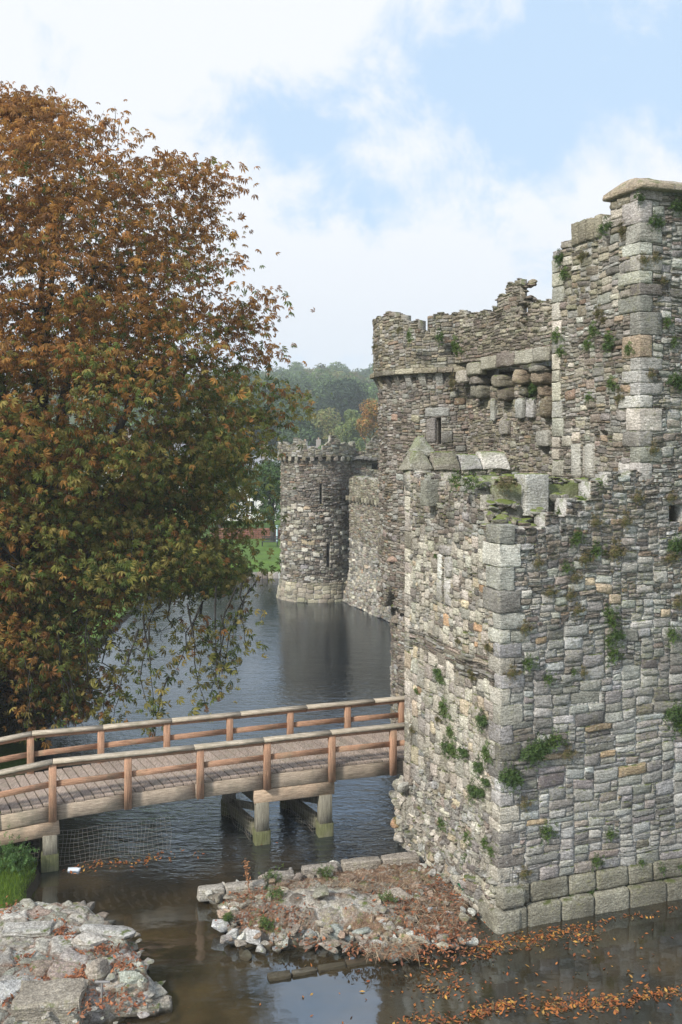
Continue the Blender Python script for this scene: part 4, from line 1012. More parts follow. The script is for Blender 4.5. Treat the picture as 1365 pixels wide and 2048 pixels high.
# ------------------------------------------------------------------ houses beyond the bank
def house(label, x, d, w, dp, h, rh, wall, roof, win=3, base=None):
    g = gz(x, d) if base is None else base; t = thing('house', label, 'house', (x, d, g))
    m_ = MB(); V = [(x - w / 2, d, g), (x + w / 2, d, g), (x + w / 2, d + dp, g), (x - w / 2, d + dp, g)]; V += [(a, b2, g + h) for a, b2, _ in V]
    V += [(x - w / 2, d + dp / 2, g + h + rh - .1), (x + w / 2, d + dp / 2, g + h + rh - .1)]
    m_.add(V, [[0, 1, 5, 4], [1, 2, 6, 5], [2, 3, 7, 6], [3, 0, 4, 7]], [[4, 7, 8], [5, 9, 6]], col=wall); m_.build('wall', M['paint'], t, smooth=False)
    r = MB(); o = .35
    for sgn in (0, 1):
        y0 = d - o if not sgn else d + dp + o; yr = d + dp / 2
        zlow = g + h - .2; V = [(x - w / 2 - o, y0, zlow), (x + w / 2 + o, y0, zlow), (x + w / 2 + o, yr, g + h + rh), (x - w / 2 - o, yr, g + h + rh)]
        V += [(a, b2, c + .15) for a, b2, c in V]; r.add(V, [[0, 1, 5, 4], [1, 2, 6, 5], [2, 3, 7, 6], [3, 0, 4, 7], [4, 5, 6, 7], [3, 2, 1, 0]], col=roof)
    ro = r.build('roof', M['paint'], t, smooth=False)
    c = MB(); block(c, (x + w * .3, d + dp / 2, g + h + rh + .5), XYZ, (.45, .35, .9), (.26, .23, .21), .03, 0)
    block(c, (x + w * .3, d + dp / 2, g + h + rh + 1.55), XYZ, (.15, .15, .2), (.30, .20, .15), .03, 0)
    ch = c.build('chimney', M['paint'], ro, smooth=False)
    for fl in range(max(1, int(h // 2.6))):
        for k in range(win):
            xx = x - w / 2 + w * (k + .5) / win; zz_ = g + 1.0 + fl * 2.7
            f = MB()
            for (a, b2, cc, dd) in ((-.55, 0, .07, .7), (.55, 0, .07, .7), (0, -.7, .62, .07), (0, .7, .62, .07), (0, 0, .05, .7)):
                block(f, (xx + a, d - .04, zz_ + .7 + b2), XYZ, (cc, .06, dd), (.7, .7, .68), .01, 0)
            fo = f.build('window', M['paint'], t, smooth=False)
            p = MB(); p.add([(xx - .5, d - .03, zz_ + .05), (xx + .5, d - .03, zz_ + .05), (xx + .5, d - .03, zz_ + 1.35), (xx - .5, d - .03, zz_ + 1.35)], [[0, 1, 2, 3]]); p.build('pane', M['pane'], fo, smooth=False)
W_, Gr = (.72, .71, .68), (.20, .205, .22)
house('white house with a slate roof showing between chestnut and far tower', -11.6, 108, 8, 6, 4.6, 2.8, W_, Gr, 4)
house('small grey stone house above the far tower battlement', -8.0, 165, 5, 6, 4.4, 2.3, (.36, .34, .31), (.13, .13, .15), 3, base=2.7)
house('little cream house just left of the bright green shrub', -5.2, 172, 3.2, 5, 4.0, 1.8, (.6, .56, .48), (.15, .14, .14), 2, base=3.9)
house('white cottage farther left, glimpsed through the chestnut leaves', -21, 130, 9, 6, 5.2, 2.8, W_, (.16, .16, .18), 4)
house('long white terrace house behind the chestnut crown', -36, 135, 14, 7, 5.4, 3.0, (.66, .64, .6), (.17, .17, .19), 6)

# ------------------------------------------------------------------ far bank details
def far_bank():
    rs = R(130)
    m_ = MB()
    for k in range(52):
        x = -14 + k * .42; block(m_, (x, 73.7 + .05 * math.sin(k), .16), XYZ, (.22, .3, .30 + .04 * rs.rand()), pick(GREY, rs), .05, .02, rs)
    tag(m_.build('retaining_wall', M['far_stone'], None, (-3, 73.7, 0)), 'low stone kerb wall holding the far grass bank at the water', 'wall')
    g = gz(-6.7, 87); t = thing('bench', 'dark slatted bench on the far lawn beside the far tower', 'bench', (-6.7, 87, g)); dk = (.025, .027, .03)
    def bb(nm, *bs):
        mm = MB()
        for (c, h) in bs: block(mm, (-6.7 + c[0], 87 + c[1], g + c[2]), XYZ, h, dk, .01, 0)
        mm.build(nm, M['paint'], t, smooth=False)
    bb('seat', *[((0, -.18 + .13 * i, .45), (.75, .05, .02)) for i in range(4)]); bb('backrest', *[((0, .32, .6 + .14 * i), (.75, .02, .05)) for i in range(3)])
    for sx in (-.7, .7):
        for sy in (-.2, .3): bb('leg', ((sx, sy, .22), (.03, .03, .22)))
        bb('armrest', ((sx, .05, .65), (.03, .28, .02)))
    p = MB(); tube(p, [(-6.3, 91, gz(-6.3, 91) - .1), (-6.3, 91, gz(-6.3, 91) + 1.6)], [.09, .09], (.45, .60, .66), 8)
    block(p, (-6.3, 91, gz(-6.3, 91) + 1.65), XYZ, (.13, .13, .06), (.45, .6, .66), .03, 0)
    tag(p.build('bollard', M['paint'], None, (-6.3, 91, gz(-6.3, 91))), 'pale blue post standing on the far lawn under the lime tree', 'post')
    b = MB(); 
    for k in range(30):
        for j in range(5): block(b, (-13 + k * .55 + (j % 2) * .27, 94, gz(-5, 94) + .1 + j * .22), XYZ, (.26, .2, .10), A(.26, .12, .09) * rs.uniform(.8, 1.2), .02, .005, rs)
    tag(b.build('garden_wall', M['far_stone'], None, (-6, 94, 0)), 'red brick garden wall at the back of the far lawn', 'wall')
far_bank()

# ------------------------------------------------------------------ bridge
BF0 = A(-7.42, 23.7); Bd = A(8.83, 2.60); Bo = A(-1.19, 2.10)
def bt(pxx, back=False):      # bridge coordinate of a column of the photo
    o = BF0 + (Bo if back else 0); k = (pxx - 682) / 1850
    return (k * o[1] - o[0]) / (Bd[0] - k * Bd[1])
def deck_z(t): return float(np.interp(t, [-.9, -.5, -.13, 0, .2, .4, .6, .8, 1, 1.4], [.95, 1.30, 1.60, 1.70, 1.81, 1.875, 1.93, 1.945, 1.945, 1.92]))
def rail_z(t): return float(np.interp(t, [-.9, -.5, -.13, 0, .2, .4, .6, .8, 1, 1.4], [1.98, 2.33, 2.62, 2.80, 2.80, 2.83, 2.85, 2.885, 2.90, 2.93]))
def bp(t, z, back=False, side=0.0):
    p = BF0 + Bd * t + (Bo if back else 0); u = Bo / np.linalg.norm(Bo); p = p + u * side; return A(p[0], p[1], z)
def build_bridge():
    rs = R(141); t = thing('footbridge', 'weathered pinkish timber footbridge with handrails crossing the moat to the castle gate', 'bridge', (BF0[0], BF0[1], 0))
    PK = A(.40, .235, .15); GY = A(.40, .345, .265); BM = A(.40, .325, .245)
    # deck planks (one surface)
    dm = MB(); Lb = np.linalg.norm(Bd); n = int(Lb * 2.1 / .165); ts = np.linspace(-.85, 1.33, int(Lb * 2.18 / .25))
    for a, b2 in zip(ts[:-1], ts[1:]):
        g = .017 / Lb; tm_ = (a + b2) / 2; z = deck_z(tm_); c = A(.30, .24, .195) * rs.uniform(.85, 1.15)
        P = []
        e0, e1 = rs.uniform(-.05, -.03), rs.uniform(.03, .05)
        jz = rs.uniform(-.004, .004)
        for (tt, back, s) in ((a + g, 0, e0), (b2 - g, 0, e0), (b2 - g, 1, e1), (a + g, 1, e1)):
            P.append(bp(tt, z + jz, back, s))
        V = [p - A(0, 0, .055) for p in P] + P
        dm.add(V, [[3, 2, 1, 0], [4, 5, 6, 7], [0, 1, 5, 4], [1, 2, 6, 5], [2, 3, 7, 6], [3, 0, 4, 7]], col=c)
    dm.build('deck', M['wood_deck'], t, smooth=False)
    front = [bt(x) for x in (-215, -50, 103, 253, 397, 530, 659, 781, 905)]; back = [bt(x, True) for x in (-100, 62, 203, 335, 461, 582, 697, 805, 920)]
    for bk, posts in ((0, front), (1, back)):
        so = -.13 if not bk else .06
        for tt in posts:
            m_ = MB(); z0 = deck_z(tt) - (.42 if not bk else .30)
            beam(m_, bp(tt, z0, bk, so), bp(tt, rail_z(tt) - .05, bk, so), .15, .19, PK * rs.uniform(.88, 1.12), up=(Bd[0], Bd[1], 0), bev=.012); m_.build('post', M['wood_post'], t)
        ends = [-.85] + [q for q in posts if q > -.5] + [1.33]
        hand = [-.85, 0.0, .39, .80, 1.33] if not bk else [-.85, 0.0, .42, .86, 1.33]
        for a, b2 in zip(hand[:-1], hand[1:]):
            m_ = MB(); k = max(2, int((b2 - a) / .2) + 1); q = np.linspace(a + .0008, b2 - .0008, k)
            for i in range(k - 1): beam(m_, bp(q[i], rail_z(q[i]), bk, so), bp(q[i + 1], rail_z(q[i + 1]), bk, so), .24, .085, GY * rs.uniform(.95, 1.05), bev=.02)
            m_.build('handrail', M['wood_long'], t)
            m_ = MB()
            for i in range(k - 1): beam(m_, bp(q[i], rail_z(q[i]) - .088, bk, so), bp(q[i + 1], rail_z(q[i + 1]) - .088, bk, so), .10, .09, PK * .9, bev=.01)
            m_.build('rail_underside', M['wood_long'], t)
        pp = [-.85] + list(posts) + [1.33]; pp = sorted(set(pp))
        for a, b2 in zip(pp[:-1], pp[1:]):
            if b2 - a < .02: continue
            m_ = MB(); f = .47; h_ = lambda tt: lerp(deck_z(tt), rail_z(tt), f)
            beam(m_, bp(a + .008, h_(a), bk, so + .02), bp(b2 - .008, h_(b2), bk, so + .02), .055, .15, PK * rs.uniform(.9, 1.1), bev=.008); m_.build('middle_rail', M['wood_long'], t)
        q = np.array([-.85, -.4, -.13, 0, .2, .4, .6, .8, 1, 1.33])
        m_ = MB()
        for i in range(len(q) - 1): beam(m_, bp(q[i], deck_z(q[i]) - .26, bk, .03 if not bk else -.03), bp(q[i + 1], deck_z(q[i + 1]) - .26, bk, .03 if not bk else -.03), .16, .38, BM * (1 if q[i] < .8 else .8), bev=.015)
        m_.build('main_beam', M['wood_long'], t)
        for (a, b2) in ((bt(508), bt(668)), (-.8, bt(119))):
            m_ = MB(); dz = .64; beam(m_, bp(a, deck_z(a) - dz, bk, .03 if not bk else -.03), bp(b2, deck_z(b2) - dz, bk, .03 if not bk else -.03), .18, .36, BM * A(1.1, 1.02, .95), bev=.02); m_.build('lower_beam', M['wood_long'], t)
    for k, x in enumerate((525, 651, 101)):
        tt = bt(x); zt = deck_z(tt) - .80
        for bk in (0, 1):
            m_ = MB(); s = .05 if not bk else -.05
            beam(m_, bp(tt, .15, bk, s), bp(tt, zt, bk, s), .30, .36, (.21, .195, .15), up=(Bd[0], Bd[1], 0), bev=.015); m_.build('pier_post', M['wood_wet'], t)
            m_ = MB(); beam(m_, bp(tt, -.8, bk, s), bp(tt, .36 if k < 2 else .42, bk, s), .36, .44, (.105, .11, .05), up=(Bd[0], Bd[1], 0), bev=.03); m_.build('pier_foot', M['wood_wet'], t)
        m_ = MB(); beam(m_, bp(tt, .22, 0, .1), bp(tt, .22, 1, -.1), .22, .30, (.17, .16, .10)); m_.build('sill_beam', M['wood_wet'], t)
        m_ = MB(); beam(m_, bp(tt + .012, .9, 0, .1), bp(tt + .012, .30, 1, -.1), .10, .2, (.15, .14, .10)); m_.build('cross_brace', M['wood_wet'], t)
        if k < 2:
            m_ = MB()
            for (q) in (1.02, 1.22): beam(m_, bp(tt, q, 0, .2), bp(tt, q, 1, -.2), .08, .18, (.12, .11, .08))
            m_.build('cross_beam', M['wood_wet'], t)
build_bridge()

def net(label, a, b2, z0, z1, sag=0.0, cell=.11, loc=None, group=None):
    m_ = MB(); a = A(*a); b2 = A(*b2); L_ = np.linalg.norm(b2 - a); n = int(L_ / cell); k = int((z1 - z0) / cell); th = .0035; rs = R(int(abs(a[0] * 100)))
    def pt(i, j):
        f = i / n; p = lerp(a, b2, f); bulge = .03 * math.sin(i * .7 + j * .5); return A(p[0] + bulge, p[1] + bulge, z1 - j * cell - sag * math.sin(f * math.pi) - .02 * math.sin(i * .4))
    for i in range(n + 1):
        tube(m_, [pt(i, j) for j in range(k + 1)], [th] * (k + 1), (.4, .4, .4), 3)
    for j in range(k + 1):
        tube(m_, [pt(i, j) for i in range(n + 1)], [th] * (n + 1), (.4, .4, .4), 3)
    return tag(m_.build('wire_netting', M['wire'], None, (a[0], a[1], z0)), label, 'netting', group)
t1, t2, t3 = bt(525), bt(651), bt(101)
def side2(t_, back, s): p = bp(t_, 0, back, s); return (p[0], p[1])
net('wire netting stretched inside the left of the two mid-moat bridge piers', bp(t1 - .025, 0, 0, .2)[:2], bp(t1 - .025, 0, 1, -.1)[:2], -.1, 1.05)
net('wire netting stretched inside the bridge pier nearer the castle', bp(t2 - .025, 0, 0, .2)[:2], bp(t2 - .025, 0, 1, -.1)[:2], -.1, 1.05)
net('long wire netting hanging from the left bridge post to the water by the bank', bp(t3 + .02, 0, 0, .1)[:2], bp(bt(345), 0, 0, .2)[:2], -.05, .92, .0)
net('short wire netting between the grassy bank and the left bridge post', bp(-.16, 0, 0, .1)[:2], bp(t3 - .03, 0, 0, .1)[:2], 0.0, .85)

# ------------------------------------------------------------------ rock platforms
def crazy(outline, zfun, seed, ncell, name, label, cat, pal, gapcol, step=.035, relief=.12, gap=.10, edge=.35, loc=(0, 0, 0), amt=1.0):
    rs = R(seed); O = np.array(outline); x0, y0 = O.min(0) - .3; x1, y1 = O.max(0) + .3
    xs = np.arange(x0, x1, step); ys = np.arange(y0, y1, step); X, Y = np.meshgrid(xs, ys, indexing='ij'); Pt = np.stack([X.ravel(), Y.ravel()], 1)
    W = Pt + .06 * np.stack([nz(np.c_[Pt, 0 * Pt[:, :1]], 3, 2), nz(np.c_[Pt, 0 * Pt[:, :1]], 3, 7)], 1)
    # signed distance to the outline
    n = len(O); inside = np.zeros(len(Pt), bool); dist = np.full(len(Pt), 1e9)
    for i in range(n):
        a, b2 = O[i], O[(i + 1) % n]; e = b2 - a; w = W - a; tt = np.clip((w @ e) / (e @ e), 0, 1); dist = np.minimum(dist, np.linalg.norm(w - tt[:, None] * e, axis=1))
        c = ((a[1] > W[:, 1]) != (b2[1] > W[:, 1])) & (W[:, 0] < (b2[0] - a[0]) * (W[:, 1] - a[1]) / (b2[1] - a[1] + 1e-12) + a[0]); inside ^= c
    sd = np.where(inside, dist, -dist)
    seeds = np.stack([rs.uniform(x0, x1, ncell), rs.uniform(y0, y1, ncell)], 1); wgt = rs.uniform(.75, 1.25, ncell)
    F1 = np.full(len(Pt), 1e9); F2 = F1.copy(); Id = np.zeros(len(Pt), int)
    W2 = W * A(1, 1.25)
    for k in range(ncell):
        d = np.linalg.norm(W2 - seeds[k] * A(1, 1.25), axis=1) * wgt[k]; nearer = d < F1
        F2 = np.where(nearer, F1, np.minimum(F2, d)); Id = np.where(nearer, k, Id); F1 = np.where(nearer, d, F1)
    e = np.clip((F2 - F1) / gap, 0, 1); hk = rs.uniform(-1, 1, ncell); tx = rs.randn(ncell) * .18; ty = rs.randn(ncell) * .18
    top = zfun(Pt[:, 0], Pt[:, 1], sd) + relief * (hk[Id] * .5 + tx[Id] * (Pt[:, 0] - seeds[Id, 0]) * 2.5 + ty[Id] * (Pt[:, 1] - seeds[Id, 1]) * 2.5) * ss(0, .7, e) - (1 - ss(0, 1, e)) * relief * .55
    P3_ = np.c_[Pt, 0 * top]
    top = top + .012 * nz(P3_, 14, 3) + .006 * nz(P3_, 40, 5) + .02 * nz(P3_, 5, 8)
    cols = np.array([pick(pal, rs) for _ in range(ncell)]); gc = np.array(gapcol)
    f = ss(.15, .7, e)[:, None] ; C = cols[Id] * f + gc * (1 - f)
    keep = sd > -.16; z = np.where(sd < .02, np.minimum(top, -.05 + sd * 3), top)
    idx = -np.ones(len(Pt), int); idx[keep] = np.arange(keep.sum()); G = np.arange(len(Pt)).reshape(X.shape)
    q = np.stack([G[:-1, :-1], G[1:, :-1], G[1:, 1:], G[:-1, 1:]], -1).reshape(-1, 4); q = q[keep[q].all(1)]
    mb = MB(); mb.add(np.c_[Pt, z][keep], idx[q], col=C[keep])
    return mb

def outl(pts, z=0.0): return [tuple(ppx(x, y, z)[:2]) for x, y in pts]
LO = outl([(-260, 1835), (0, 1838), (60, 1828), (140, 1828), (205, 1838), (245, 1875), (275, 1910), (300, 1950), (325, 1985), (338, 2012), (270, 2035), (160, 2070), (60, 2110), (-260, 2150)])
def left_platform():
    zf = lambda x, y, sd: .50 * ss(-.02, .42, sd) + .10 * ss(.4, 1.4, sd) + 0 * x
    STN = [(4, (.30, .285, .255)), (3, (.26, .245, .22)), (1.4, (.37, .355, .325)), (1, (.22, .195, .165)), (1, (.28, .23, .19))]
    mb = crazy(LO, zf, 151, 210, 'x', '', '', STN, (.17, .115, .085), relief=.085, gap=.06)
    rs = R(152); t = thing('stone_platform', 'flat ruined grey stone platform with leaf-filled joints at the bottom left', 'platform', ppx(120, 1930, .4))
    mb.build('stone_surface', M['rock'], t)
    rm = MB()
    def onz(x, y, z, hs, c=None, m_=None, cuts=9, rot=None): p = ppx(x, y, z); rock(m_ if m_ is not None else rm, p, hs, pick(STN, rs) if c is None else c, rs, cuts, rot)
    for i in range(50):
        k = rs.randint(len(LO)); a, b2 = A(*LO[k]), A(*LO[(k + 1) % len(LO)]); f = rs.rand(); p = lerp(a, b2, f); inn = A(-5.2, 18.6) - p; inn /= np.linalg.norm(inn); p = p + inn * rs.uniform(.0, .45)
        if p[0] < -8: continue
        rock(rm, (p[0], p[1], rs.uniform(-.05, .36)), (rs.uniform(.08, .28), rs.uniform(.08, .22), rs.uniform(.04, .08)), pick(STN, rs), rs)
    for i in range(70):
        p = ppx(rs.uniform(-20, 300), rs.uniform(1840, 2060), .55); rock(rm, p, (rs.uniform(.03, .14), rs.uniform(.03, .1), rs.uniform(.02, .05)), pick(STN, rs), rs)
    rm.build('rubble_edge', M['rock'], t, smooth=False)
    big = [(100, 2018, .38, (.62, .40, .34), (.30, .27, .22), 'large brown squared boulder at the front of the left platform', .1), (178, 1882, .62, (.36, .24, .12), (.50, .47, .42), 'pale flat-topped stone raised in the middle of the left platform', .2),
           (195, 1948, .55, (.26, .20, .22), (.32, .28, .23), 'brown angular block left of centre on the left platform', .5), (262, 1955, .50, (.28, .16, .18), (.36, .385, .33), 'greenish rounded boulder on the right part of the left platform', .1),
           (265, 2018, .10, (.50, .16, .10), (.31, .28, .23), 'long flat slab at the water on the front edge of the left platform', .15), (312, 2010, .08, (.30, .16, .10), (.33, .30, .25), 'outermost flat slab at the tip of the left platform', .1),
           (20, 1990, .45, (.34, .25, .18), (.40, .40, .385), 'rough grey stone at the left picture edge beside the large brown boulder', .9), (172, 2010, .35, (.14, .14, .18), (.34, .30, .26), 'small upright stone beside the large brown boulder', .2),
           (55, 1860, .62, (.5, .22, .08), (.37, .36, .33), 'broad low slab at the back left of the platform', .1), (210, 1862, .60, (.55, .24, .10), (.37, .365, .345), 'broad ledge stone at the back right of the left platform', -.1)]
    for (x, y, z, hs, c, lb, rot) in big:
        m_ = MB(); p = ppx(x, y, z)
        if hs[0] > .45 and z < .5 or 'slab' in lb or 'brown' in lb and 'angular' not in lb:
            block(m_, p, [[math.cos(rot), math.sin(rot), 0], [-math.sin(rot), math.cos(rot), 0], [0, 0, 1]], hs, c, .06, .03, rs)
        else: rock(m_, p, hs, c, rs, 8, rot)
        tag(m_.build('boulder', M['rock'], None, tuple(p), smooth=False), lb, 'boulder')
left_platform()

IO = outl([(410, 1800), (470, 1783), (560, 1760), (640, 1748), (720, 1738), (800, 1728), (850, 1728), (960, 1790), (990, 1880), (930, 1905), (870, 1900), (800, 1925), (765, 1920), (700, 1895), (600, 1895), (540, 1905), (480, 1895), (450, 1865), (430, 1830)])
def island_z(x, y, sd):
    c = ppx(640, 1800, .5); d = np.hypot((x - c[0]) / 2.3, (y - c[1]) / 1.3)
    return .24 * ss(-.05, .5, sd) + .36 * ss(1.1, .1, d) - .13 * ss(2.2, 3.3, x) + 0 * x
def island():
    rs = R(161); PAL = [(3, (.24, .215, .18)), (1.2, (.31, .29, .255)), (1.4, (.20, .175, .145)), (.8, (.27, .205, .155))]
    t = thing('stone_island', 'low mortared stone island between the bridge and the castle wall, strewn with dead plants', 'island', ppx(640, 1820, .3))
    mb = crazy(IO, island_z, 162, 400, 'x', '', '', PAL, (.37, .352, .312), relief=.07, gap=.15)
    # colour of the joints: pale mortar in the middle, brown litter round it
    V = mb.v[0]; c = ppx(650, 1795, .5); d = np.hypot((V[:, 0] - c[0]) / 1.0, (V[:, 1] - c[1]) / .8); k = ss(.8, 1.25, d)[:, None]
    br = A(.15, .095, .062); gray = mb.c[0]; isj = (np.linalg.norm(gray - A(.37, .352, .312), axis=1) < .07)[:, None]
    far_c = np.where(isj, br, gray * .9); far_c = np.where(rs.rand(len(V), 1) < .25 + .35 * ss(1.6, 2.6, d)[:, None], br * rs.uniform(.7, 1.5, (len(V), 1)), far_c)
    mb.c[0] = gray * (1 - k) + far_c * k
    mb.build('mortared_stones', M['rock'], t)
    rm = MB()
    for i in range(190):
        k = rs.randint(len(IO)); a, b2 = A(*IO[k]), A(*IO[(k + 1) % len(IO)]); p = lerp(a, b2, rs.rand()); inn = A(-.1, 21.2) - p; inn /= np.linalg.norm(inn); p = p + inn * rs.uniform(.0, .6)
        if p[0] > 3 and p[1] < 22.0: continue
        rock(rm, (p[0], p[1], rs.uniform(.05, .28)), (rs.uniform(.05, .19), rs.uniform(.05, .16), rs.uniform(.05, .12)), pick(PAL + QUOIN[:2], rs), rs)
    for i in range(150):
        x, y = rs.uniform(440, 900), rs.uniform(1760, 1890)
        if 570 < x < 740 and 1750 < y < 1850: continue
        p = ppx(x, y, .35); zz_ = float(island_z(p[0:1], p[1:2], np.array([1.0]))[0])
        rock(rm, (p[0], p[1], zz_), (rs.uniform(.05, .2), rs.uniform(.05, .15), rs.uniform(.03, .08)), pick(PAL, rs), rs)
    rm.build('rubble_edge', M['rock'], t, smooth=False)
    GR = (.31, .335, .305)
    st = [(438, 1848, .20, (.24, .17, .15), (.46, .46, .45), 'whitish boulder at the left end of the stone island'), (565, 1872, .22, (.24, .16, .15), (.31, .29, .24), 'brown boulder on the front edge of the island beside the pale stones'),
          (675, 1868, .20, (.30, .17, .17), GR, 'left of the pair of dark green-grey boulders on the island front'), (715, 1868, .18, (.30, .18, .16), (.28, .30, .27), 'right of the pair of dark green-grey boulders on the island front'),
          (510, 1875, .22, (.20, .14, .16), (.47, .47, .46), 'squarish white stone on the front left edge of the island'), (465, 1872, .18, (.18, .12, .14), (.44, .44, .42), 'pale stone just left of the squarish white stone'),
          (615, 1865, .18, (.15, .11, .12), (.40, .41, .41), 'small grey stone between brown boulder and green-grey pair'), (765, 1850, .26, (.14, .12, .12), (.38, .38, .36), 'grey stone at the right end of the loose island rocks'),
          (522, 1898, .08, (.16, .12, .10), (.42, .42, .40), 'small pale stone standing at the water before the island'), (552, 1897, .06, (.11, .09, .10), (.38, .38, .37), 'tiny grey stone at the water right of the small pale stone'),
          (642, 1785, .72, (.24, .22, .10), (.235, .225, .175), 'large dark flat stone set on the crown of the island'), (490, 1912, .0, (.26, .14, .09), (.12, .12, .09), 'dark wet stone half sunk off the island left front'),
          (596, 1870, .18, (.15, .10, .12), (.43, .43, .42), 'small light stone right of the brown boulder'), (800, 1792, .30, (.34, .24, .12), (.36, .32, .27), 'pinkish flat boulder among dead stalks near the castle wall'), (745, 1868, .16, (.16, .12, .12), (.30, .33, .30), 'dark little rock tucked right of the green-grey pair')]
    for (x, y, z, hs, c, lb) in st:
        m_ = MB(); p = ppx(x, y, z); rock(m_, p, hs, c, rs, 10); tag(m_.build('boulder', M['rock'], None, tuple(p), smooth=False), lb, 'boulder')
    # flat kerb slabs round the back
    for k, (x, y, w, dd, c, lb) in enumerate(((422, 1785, .62, .3, (.38, .355, .31), 'flat kerb slab at the far left tip of the stone island'), (490, 1778, .95, .28, (.36, .335, .29), 'long kerb slab second from the left tip of the island'), (560, 1757, .7, .3, (.34, .31, .27), 'third kerb slab on the water side of the island'),
                                              (800, 1722, .95, .32, (.33, .295, .25), 'kerb slab nearest the castle wall on the island back'), (722, 1730, 1.0, .3, (.31, .28, .235), 'brownish kerb slab at the middle of the island back'), (640, 1742, .9, .3, (.33, .30, .26), 'kerb slab behind the crown of the island'))):
        m_ = MB(); p = ppx(x, y, .22); block(m_, p, [[.972, .235, 0], [-.235, .972, 0], [0, 0, 1]], (w / 2, dd / 2, .14), c, .035, .02, rs); tag(m_.build('kerb_slab', M['rock'], None, tuple(p)), lb, 'slab')
    # line of half-sunk edging stones in the still water
    a = ppx(535, 1955, 0.03); b2 = ppx(742, 1920, .03); d = (b2 - a); L_ = np.linalg.norm(d); d /= L_; s = 0; k = 0
    for (w, lb) in ((.50, 'leftmost dark stone of the sunken line in the still water'), (.55, 'pale second stone of the sunken line in the still water'), (.62, 'third stone of the sunken line, mossy and narrow'), (.66, 'leaf-covered last stone of the sunken line next to the island debris')):
        m_ = MB(); p = a + d * (s + w / 2); block(m_, (p[0], p[1], .015), [[d[0], d[1], 0], [-d[1], d[0], 0], [0, 0, 1]], (w / 2 - .015, .085 + .03 * (k == 0), .05), [(.14, .13, .10), (.30, .29, .25), (.15, .14, .10), (.16, .10, .065)][k], .03, .015, rs)
        tag(m_.build('edging_stone', M['rock'], None, (p[0], p[1], 0)), lb, 'stone'); s += w; k += 1
island()

# ------------------------------------------------------------------ litter, straw, plants
def leaf_tpl(): V = np.array([(0, -.5, 0), (.22, 0, .05), (0, .5, .02), (-.22, 0, .05)]); return V, np.array([[0, 1, 2, 3]])
ORG = np.array([(.30, .10, .025), (.24, .07, .02), (.33, .125, .03), (.18, .06, .022), (.36, .20, .045), (.12, .05, .025), (.20, .07, .022), (.10, .07, .03)]); RED = np.array([(.25, .085, .035), (.17, .065, .03), (.30, .12, .05), (.12, .05, .028), (.20, .095, .05)])
def litter(name, label, pts, z, size, cols, seed, tilt=.12, lift=None):
    rs = R(seed); P = []
    for (x, y) in pts: P.append(ppx(x, y, z))
    P = np.array(P); n = len(P); P[:, 2] = z if lift is None else lift(P[:, 0], P[:, 1]); P[:, 2] += rs.uniform(.004, .02, n)
    Mx = rot_mats(n, rs, np.tile(A(0, 0, 1), (n, 1)), tilt); mb = MB()
    scatter(mb, P, Mx, rs.uniform(size[0], size[1], n), cols[rs.randint(len(cols), size=n)] * rs.uniform(.75, 1.2, (n, 1)), leaf_tpl())
    o = kind(mb.build(name, M['litter'], smooth=False), 'stuff'); tag(o, label, 'leaves'); return o
rs = R(171); pts = []
def band(x0, y0, x1, y1, n, sx, sy):
    for _ in range(n):
        f = rs.rand(); c = .6 + .6 * abs(math.sin(f * 17 + x0)); 
        pts.append((lerp(x0, x1, f) + rs.randn() * sx * c, lerp(y0, y1, f) + rs.randn() * sy * c * 1.25 + 5 * math.sin(f * 11) + 3 * math.sin(f * 37)))
band(985, 1893, 1110, 1870, 260, 14, 7); band(1110, 1862, 1190, 1872, 170, 16, 9); band(1140, 1855, 1365, 1812, 90, 8, 4); band(930, 1900, 985, 1895, 120, 14, 8)
band(840, 1900, 900, 1960, 130, 22, 20); band(830, 1985, 930, 1975, 90, 20, 8)
band(955, 2022, 1040, 2005, 130, 14, 6); band(1070, 2015, 1160, 2008, 130, 18, 6); band(1160, 2008, 1300, 1995, 190, 16, 6); band(1290, 1985, 1420, 1992, 190, 16, 6); band(920, 2036, 1010, 2012, 90, 18, 5); band(1100, 2018, 1250, 2010, 60, 18, 5)
band(800, 2040, 930, 2034, 90, 18, 4); band(1120, 1990, 1180, 2000, 40, 14, 7)
for _ in range(210): pts.append((rs.uniform(780, 1400), rs.uniform(1860, 2060)))
for _ in range(14): pts.append((rs.uniform(520, 800), rs.uniform(1930, 2048)))
band(125, 1738, 330, 1715, 170, 10, 3.5); band(330, 1715, 400, 1705, 16, 10, 3); band(500, 1688, 535, 1685, 12, 10, 3); band(560, 1932, 740, 1925, 5, 20, 8)
pts = [p for p in pts if not (p[0] > 985 and p[1] < 1874 - (p[0] - 985) * .165)]
litter('floating_leaves', 'orange and brown fallen leaves floating in drifts on the dark water', pts, 0, (.035, .135), ORG, 172, .3)
pts = []
for (x0, y0, x1, y1, n, sx, sy) in ((105, 1848, 128, 1865, 110, 10, 8), (118, 1868, 160, 1890, 130, 16, 8), (190, 1895, 235, 1900, 150, 18, 7), (150, 1905, 170, 1960, 240, 12, 12), (60, 1950, 150, 1970, 260, 20, 9), (40, 1920, 80, 1925, 110, 14, 6), (0, 1990, 30, 2000, 60, 14, 8),
                                (235, 1930, 265, 1930, 90, 14, 6), (200, 1990, 280, 2010, 160, 20, 10), (150, 1985, 175, 2010, 90, 10, 14), (50, 1840, 90, 1850, 60, 16, 6), (0, 1815, 30, 1820, 50, 14, 5)):
    band(x0, y0, x1, y1, n, sx, sy)
litter('leaf_litter', 'rust-red fallen leaves lying in the joints of the left stone platform', pts, .58, (.06, .13), RED, 173, .5)
pts = []
